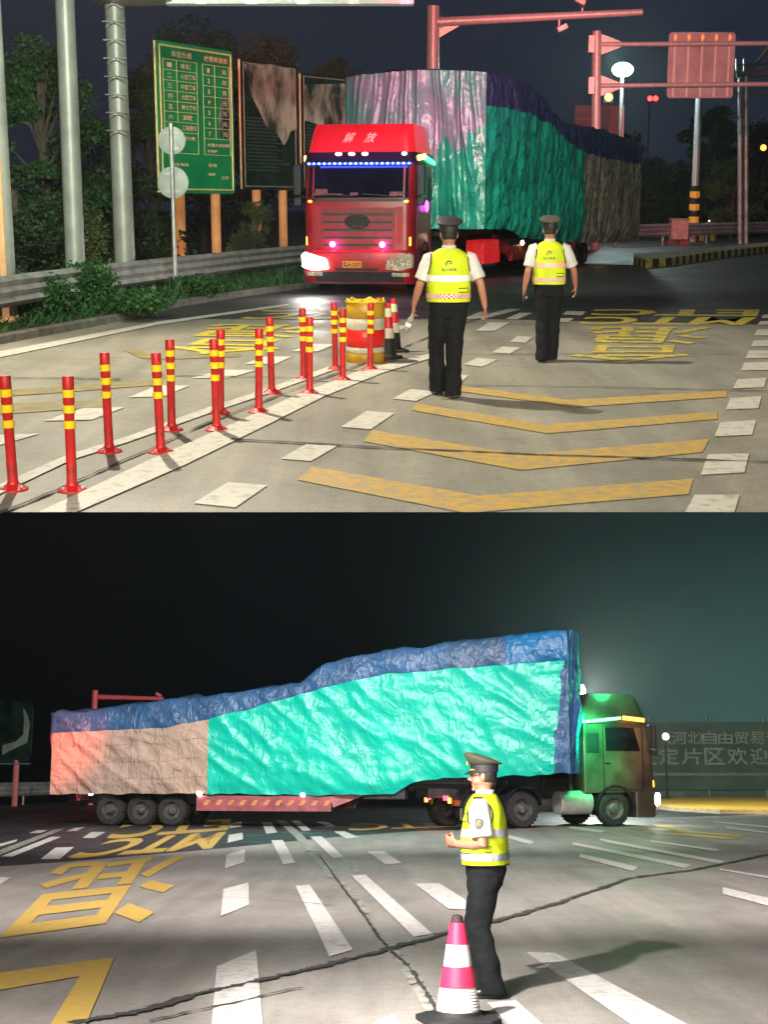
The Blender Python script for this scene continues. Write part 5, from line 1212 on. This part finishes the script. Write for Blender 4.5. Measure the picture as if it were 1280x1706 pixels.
b = M(); b.add([p_-off+Vector((0, .28, .268)) for p_ in gi]+[p_-off+Vector((0, .5, .268)) for p_ in gb], [(i, i+1, i+7, i+6) for i in range(5)]); b.build('island_top', mat('island_top', (.30, .26, .14), .8, var=.2), R)
# lattice gantry at the right edge
Y = 72; q = FA.y(1237, 300, Y); R = thing(FA, 'lattice_gantry', 'dark lattice gantry at the right edge of the upper picture', 'gantry', (q.x, q.y, 0))
def L2(u, v): c_ = FA.y(u, v, Y); return Vector((c_.x-q.x, 0, c_.z))
lat = mat('dim_lattice_steel', (.16, .17, .17), .5, .3, var=.2)
for u0, v0, u1, v1, r in ((1228, 125, 1340, 120, .14), (1228, 108, 1340, 106, .05), (1250, 122, 1285, 75, .10), (1225, 74, 1340, 72, .05), (1222, 155, 1340, 156, .05), (1214, 194, 1275, 196, .05), (1240, 120, 1265, 100, .05)):
    b = M(); b.tube([L2(u0, v0), L2(u1, v1)], r, 8); b.build('member', lat, R)
for u in (1234, 1244, 1300): b = M(); b.tube([L2(u, 124), L2(u, 420)*1], .12, 10); b.build('leg', galv, R, smooth=True)
for u in (1228, 1241): b = M(); b.tube([L2(u, 98), L2(u, 118)], .06, 8); b.build('finial', galv, R, smooth=True)
# ---------------------------------------------------------------- vegetation
lf1 = leafmat('leaf_green', (.032, .105, .022), (.009, .036, .009)); lf2 = leafmat('leaf_dark', (.030, .065, .020), (.010, .028, .010)); lf3 = leafmat('leaf_red_lit', (.13, .085, .045), (.04, .04, .018)); lf4 = leafmat('leaf_olive', (.09, .11, .03), (.03, .05, .015))  # red and warm light on some crowns put into the leaf colour
bark = mat('bark', (.09, .07, .05), .9, var=.3, bump=.6)
def leaves(mb, c, r, n, size, drop=0):
    for _ in range(n):
        while True:
            p = Vector((random.uniform(-1, 1), random.uniform(-1, 1), random.uniform(-1, 1)))
            if .25 < p.length < 1: break
        p = c+Vector((p.x*r.x, p.y*r.y, p.z*r.z)); s = size*random.uniform(.5, 1.3)
        a = Vector((random.uniform(-1, 1), random.uniform(-1, 1), random.uniform(-.8, .4))).normalized(); u = a.orthogonal().normalized()
        u = (Matrix.Rotation(random.uniform(0, 6.28), 3, a) @ u)*s*.38; a = a*s
        mb.add([p, p+a*.5+u, p+a, p+a*.5-u], [(0, 1, 2, 3)])
def treemesh(h, rx, seed, n=7000, size=.16, low=.12):
    random.seed(seed); t = M(); c = M(); t.tube([(0, 0, 0), (.05, 0, h*.35), (-.05, .05, h*.7), (0, 0, h*.92)], [.16, .12, .07, .02], 10)
    K = 34
    for k in range(K):
        z = h*(low+(.95-low)*random.random()**.8); f = sin(pi*min(1, max(.12, (z/h-low*.5)))**.9)
        a = random.uniform(0, 2*pi); rr = rx*f*random.uniform(.35, 1.0); p = Vector((rr*cos(a), rr*sin(a), z))
        t.tube([(0, 0, z*.75), p*.6+Vector((0, 0, z*.4)), p], [.04, .025, .01], 5)
        R_ = random.uniform(.28, .55)*rx*.75; leaves(c, p, Vector((R_, R_, R_*random.uniform(.55, .9))), int(n/K*random.uniform(.5, 1.5)), size)
    return t, c
def tree(F, label, loc, h, rx, seed, m_, n=7000, size=.16, low=.1, name='broadleaf_tree', group=None):
    R = thing(F, name, label, 'tree', loc, 0, group); t, c = treemesh(h, rx, seed, int(n*1.9), size*.66, low)
    t.build('trunk', bark, R, smooth=True); c.build('crown', m_, R); return R
def TA(u, v, Y): q = FA.y(u, v, Y); return (q.x, q.y, 0), q.z
for i, (u, v, Y, rx, m_, lab, n, sz) in enumerate([
    (62, 52, 31, 1.25, lf1, 'bright green tree between the first two grey poles', 9000, .15), (165, 190, 33, 1.2, lf2, 'dark low tree just left of the post with step irons', 6000, .15),
    (20, 280, 27, 1.1, lf2, 'dark shrubby tree low at the left edge', 6000, .13), (245, 120, 40, 1.7, lf4, 'brownish tree between the step iron post and the green board', 9000, .17),
    (330, 45, 46, 2.6, lf2, 'tall dim tree above the green board', 9000, .2), (425, 55, 52, 2.2, lf3, 'tall tree with red lit top behind the dark board', 9000, .2),
    (560, 92, 56, 1.7, lf3, 'reddish tree top showing left of the violet load', 7000, .2), (120, 330, 30, .9, lf2, 'small shrub tree at the foot of the second pole', 4000, .11)]):
    (loc, z) = TA(u, v, Y); tree(FA, lab, loc, z, rx, 100+i, m_, n, sz, .06 if rx < 2 else .15)
for i, (u, v, Y, rx, m_, lab, n, sz) in enumerate([
    (1195, 158, 88, 2.3, lf2, 'tall dark tree right of the banded pole', 7000, .34), (1085, 262, 92, 2.4, lf2, 'rounded dark tree left of the banded pole', 6000, .34),
    (1225, 262, 84, 1.9, lf4, 'yellow green bush tree low at right behind the rail', 5000, .30), (1275, 205, 100, 2.6, lf3, 'warm lit tree at the right edge behind the lattice', 6000, .34),
    (1045, 215, 100, 2.0, lf2, 'narrow dark tree beyond the red billboard', 5000, .34), (1140, 270, 100, 2.8, lf2, 'wide dark tree directly behind the banded pole', 6000, .34)]):
    (loc, z) = TA(u, v, Y); tree(FA, lab, loc, z, rx, 200+i, m_, n, sz, .05)
(loc, z) = TA(425, 335, 37.5); tree(FA, 'young leafy sapling in front of the orange posts of the dark board', loc, z, .62, 301, lf4, 2600, .09, .1, 'sapling')
def bush(F, label, loc, rx, h, seed, m_, n=3600, size=.07):
    random.seed(seed); R = thing(F, 'shrub', label, 'shrub', loc); c = M(); t = M()
    for k in range(9):
        a = random.uniform(0, 6.28); p = Vector((rx*.6*cos(a)*random.random(), rx*.6*sin(a)*random.random(), h*random.uniform(.3, .75)))
        t.tube([(0, 0, 0), p*.5, p], [.02, .015, .006], 5); leaves(c, p, Vector((rx*.45, rx*.45, h*.32)), n//9, size)
    t.build('stems', bark, R); c.build('foliage', m_, R)
for i, (u, v, Y, rx, h, m_, lab) in enumerate([(232, 545, 24.2, .75, .55, lf1, 'green shrub at the kerb left of the round sign pole'), (150, 480, 25.0, .8, .95, lf1, 'leafy shrub poking under the guard rail near the second pole'),
    (400, 400, 37.5, .7, .9, lf4, 'olive shrub behind the rail under the dark board'), (60, 500, 23.6, .8, .8, lf1, 'shrub below the guard rail near the left edge'), (330, 480, 29.0, .8, .5, lf1, 'low green shrub right of the round sign pole'),
    (130, 400, 28, .6, 1.9, lf4, 'shrub with pale leaves at the foot of the second pole')]):
    q = FA.y(u, v, Y); bush(FA, lab, (q.x, Y, .1), rx, h, 400+i, m_)
random.seed(5); gm = M()
def inverge(x, y):
    for a, b_ in zip(G, G[1:]):
        if a.y <= y <= b_.y: return x < a.x+(b_.x-a.x)*(y-a.y)/(b_.y-a.y)-.22
    return False
cnt = 0
while cnt < 15000:
    y = random.uniform(20, 42)**1.0; x = random.uniform(-11, -2)
    if not inverge(x, y): continue
    cnt += 1; h = random.uniform(.08, .34)*(1.3 if noise.noise(Vector((x*.8, y*.5, 0))) > .1 else .55); a = random.uniform(0, 6.28); w = random.uniform(.012, .035); dx, dy = cos(a)*w, sin(a)*w; lx, ly = random.uniform(-.12, .12), random.uniform(-.12, .12)
    gm.add([(x-dx, y-dy, .11), (x+dx, y+dy, .11), (x+lx+dx*.6, y+ly+dy*.6, .11+h*.7), (x+lx*1.6, y+ly*1.6, .11+h)], [(0, 1, 2, 3)])
tag(gm.build('grass', lf1, F=FA), 'short weedy grass growing along the verge behind the kerb', 'grass', kind='stuff')
random.seed(6); gm = M()
for k in range(26):
    y = random.uniform(30, 62); x = -3.2-(y-24)*.10-random.uniform(1.5, 7); leaves(gm, Vector((x, y, .9)), Vector((1.5, 1.5, 1.0)), 420, .14)
tag(gm.build('undergrowth', lf2, F=FA), 'dark tangled undergrowth below the trees behind the sign boards', 'undergrowth', kind='stuff')
random.seed(8); gm = M()
for k in range(34):
    y = random.uniform(88, 104); x = random.uniform(12, 38); leaves(gm, Vector((x, y, 1.4)), Vector((2.6, 2, 2.2)), 260, .36)
tag(gm.build('hedge_mass', lf2, F=FA), 'dark far bushes running behind the guard rail on the right', 'bushes', kind='stuff')
for u, v, Y, lab in ((181, 426, 30.5, 'small pale lit block in the grass by the step iron post'), (383, 411, 39, 'small pink lit block behind the rail under the green board')):
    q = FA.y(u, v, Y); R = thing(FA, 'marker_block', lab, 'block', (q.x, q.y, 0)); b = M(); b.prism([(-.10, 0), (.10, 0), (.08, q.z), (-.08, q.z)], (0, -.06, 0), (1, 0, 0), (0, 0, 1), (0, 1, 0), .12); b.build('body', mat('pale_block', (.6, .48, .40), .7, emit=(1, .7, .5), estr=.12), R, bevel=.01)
# ---------------------------------------------------------------- lower site surroundings
def LB_(u, v, Y): return FB.y(u, v, Y)
Y = 62; a = FB.y(-90, 1270, Y); c_ = FB.y(55, 1168, Y); R = thing(FB, 'sign_board', 'dark glossy sign board at the left edge of the lower picture', 'sign board', (a.x, Y, 0)); w_, h_ = c_.x-a.x, c_.z-a.z
out = []
for cx, cz, a_ in ((w_-.35, h_-.35, 0), (.35, h_-.35, 90), (.35, .35, 180), (w_-.35, .35, 270)):
    for k in range(6): t_ = radians(a_+90*k/5); out.append((cx+.35*cos(t_), cz+.35*sin(t_)))
b = M(); b.prism(out, (0, 0, a.z), (1, 0, 0), (0, 0, 1), (0, 1, 0), .12); b.build('panel', darkgr, R)
b = M(); b.prism([(w_*x, h_*z) for x, z in ((.66, .12), (.80, .22), (.955, .32), (.975, .62), (.93, .80), (.88, .90), (.90, .70), (.90, .45), (.82, .34), (.66, .28))], (0, -.01, a.z), (1, 0, 0), (0, 0, 1), (0, 1, 0), .008); b.build('reflection_patch', mat('grey_painted_reflection', (.30, .34, .28), .4, col2=(.10, .13, .10), scale=1.2), R)  # reflection on the glossy panel painted as a grey patch
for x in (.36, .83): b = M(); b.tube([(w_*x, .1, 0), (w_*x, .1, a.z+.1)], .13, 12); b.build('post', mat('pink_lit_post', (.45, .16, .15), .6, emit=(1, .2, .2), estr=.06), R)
b = M(); b.box((w_/2, .05, a.z-.06), (w_, .2, .06)); b.build('lower_rail', lat, R)
pr = [FB.y(-60, 1320, 60), FB.y(60, 1318, 66), FB.y(140, 1318, 70)]
guardrail(FB, 'dim steel guard rail at the left edge of the lower picture', [(q.x, q.y) for q in pr], 1.0, 4.0, refl=2, h=.6)
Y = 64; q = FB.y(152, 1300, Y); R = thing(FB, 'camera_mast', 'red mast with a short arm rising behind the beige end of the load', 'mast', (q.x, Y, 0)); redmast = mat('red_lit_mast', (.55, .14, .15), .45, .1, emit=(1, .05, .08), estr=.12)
zt, za = FB.y(152, 1150, Y).z, FB.y(152, 1161, Y).z; ex_ = FB.y(272, 1165, Y).x-q.x
b = M(); b.tube([(0, 0, 0), (0, 0, zt)], .13, 14); b.build('post', redmast, R, smooth=True)
b = M(); b.tube([(.05, 0, za), (ex_, 0, FB.y(272, 1164, Y).z)], [.11, .08], 12); b.build('arm', redmast, R, smooth=True)
b = M(); x = FB.y(264, 1160, Y).x-q.x; b.box((x, 0, za+.10), (.28, .2, .14), Matrix.Rotation(.5, 3, 'Y')); b.build('camera', redmast, R, bevel=.02)
# star bright lamp behind the cab
Y = 55; c_ = FB.y(965, 1154, Y); R = thing(FB, 'flood_lamp', 'star bright white lamp standing behind the gap between load and cab', 'lamp', (c_.x, Y, 0))
b = M(); b.tube([(0, .1, 0), (0, .1, c_.z)], .08, 10); b.build('post', galv, R, smooth=True)
b = M(); b.ball((0, 0, c_.z), (.27, .2, .36), 20, 12); b.build('lens', em('blazing_lower_lamp', (.95, 1, .93), 40), R, smooth=True)
b = M(); b.box((0, .22, c_.z), (.5, .12, .7)); b.build('housing', dark, R, bevel=.03)
lamp(FB, 'POINT', 'flood_lamp_light', (c_.x+.6, Y-.8, c_.z+.3), (0, 0, 0), 2600, (.85, 1, .9), .3)
# welcome banner
Y = 76; a = FB.y(1070, 1316, Y); t2 = FB.y(1070, 1203, Y); R = thing(FB, 'banner_wall', 'long grey green banner wall with two rows of pale Chinese lettering', 'banner', (a.x, Y, 0)); h_ = t2.z-a.z; w_ = 17
banm = mat('grey_green_banner', (.050, .085, .068), .7, var=.25, scale=.5); blet = mat('pale_banner_lettering', (.20, .25, .215), .7, var=.15, scale=3)
b = M(); b.box((w_/2, .1, a.z+h_/2), (w_, .15, h_)); b.build('panel', banm, R)
def bx_(u): return FB.y(u, 1250, Y).x-a.x
def bz_(v): return FB.y(1100, v, Y).z
tx = M(); 
for i, ch in enumerate('(河北)自由贸易试验区'):
    us = {0: (1112, 1120), 1: (1121, 1146), 2: (1148, 1166), 3: (1166, 1172)}.get(i, (1172+(i-4)*26.5, 1196+(i-4)*26.5))
    put_text(tx, ch, (bx_(us[0]), .01, bz_(1240)), (bx_(us[1]), .01, bz_(1240)), (bx_(us[1]), .01, bz_(1219)), (bx_(us[0]), .01, bz_(1219)), bold=.008)
tx.build('upper_lettering', blet, R)
tx = M()
for i, ch in enumerate('正定片区欢迎您'):
    u0 = 1060+i*38; put_text(tx, ch, (bx_(u0), .01, bz_(1274)), (bx_(u0+34), .01, bz_(1274)), (bx_(u0+34), .01, bz_(1246)), (bx_(u0), .01, bz_(1246)), bold=.012)
tx.build('lower_lettering', blet, R)
for k in range(6): b = M(); b.tube([(.6+k*3.1, .2, 0), (.6+k*3.1, .2, t2.z+.3)], .1, 8); b.build('post', lat, R)
b = M(); b.box((w_/2, -.02, bz_(1290)), (w_, .10, .14)); b.build('ledge', mat('banner_ledge', (.13, .17, .15), .6), R)
b = M(); b.box((w_/2, .35, .45), (w_, .3, .9)); b.build('base_wall', mat('base_wall_concrete', (.10, .13, .115), .8, var=.3, scale=.8), R)
# median on the right, yellow lamp light put into its paint
g0 = [FB.g(*p_) for p_ in ((1075, 1346), (1130, 1352), (1200, 1356), (1330, 1357))]; g1 = [FB.g(*p_) for p_ in ((1075, 1340), (1130, 1334), (1200, 1333), (1330, 1333))]
R = thing(FB, 'median_island', 'flat median behind the cab, yellow lamp light put into its paint', 'traffic island', g0[0]); off = g0[0]; up = Vector((0, 0, .16))
b = M(); b.add([p_-off+up for p_ in g0]+[p_-off+up for p_ in g1], [(i, i+1, i+5, i+4) for i in range(3)]); b.build('painted_top', mat('yellow_lit_median_paint', (.80, .50, .08), .6, var=.12, scale=.6), R)
b = M(); b.add([p_-off for p_ in g0]+[p_-off+up for p_ in g0], [(i, i+1, i+5, i+4) for i in range(3)]); b.build('edge', mat('pale_median_edge', (.65, .52, .34), .7), R)
# ---------------------------------------------------------------- night haze
HZ = 0.00055
if HZ:
    b = M(); b.box((0, 195, -80), (640, 500, 250)); hm = bpy.data.materials.new('night_haze'); hm.use_nodes = True; t = hm.node_tree; t.nodes.clear()
    o_ = t.nodes.new('ShaderNodeOutputMaterial'); pv = t.nodes.new('ShaderNodeVolumePrincipled'); pv.inputs['Density'].default_value = HZ; pv.inputs['Color'].default_value = (.9, .95, 1, 1); pv.inputs['Anisotropy'].default_value = .75
    t.links.new(pv.outputs[0], o_.inputs['Volume']); hz_ = b.build('haze', hm); tag(hz_, 'thin night haze over both plazas', 'haze', kind='stuff')

c_ = FA.y(1030, 116, 75); lamp(FA, 'POINT', 'flood_lamp_light', (c_.x-.2, 74, c_.z), (0, 0, 0), 1300, (.72, 1, .93), .5)
X0 = Matrix.Translation(ax) @ Matrix.Rotation(th-pi/2, 4, 'Z')
q_ = X0 @ Vector((1.9, .2, 4.3)); lamp(FB, 'POINT', 'green_strip_glow', q_, (0, 0, 0), 150, (.05, 1, .30), .4)
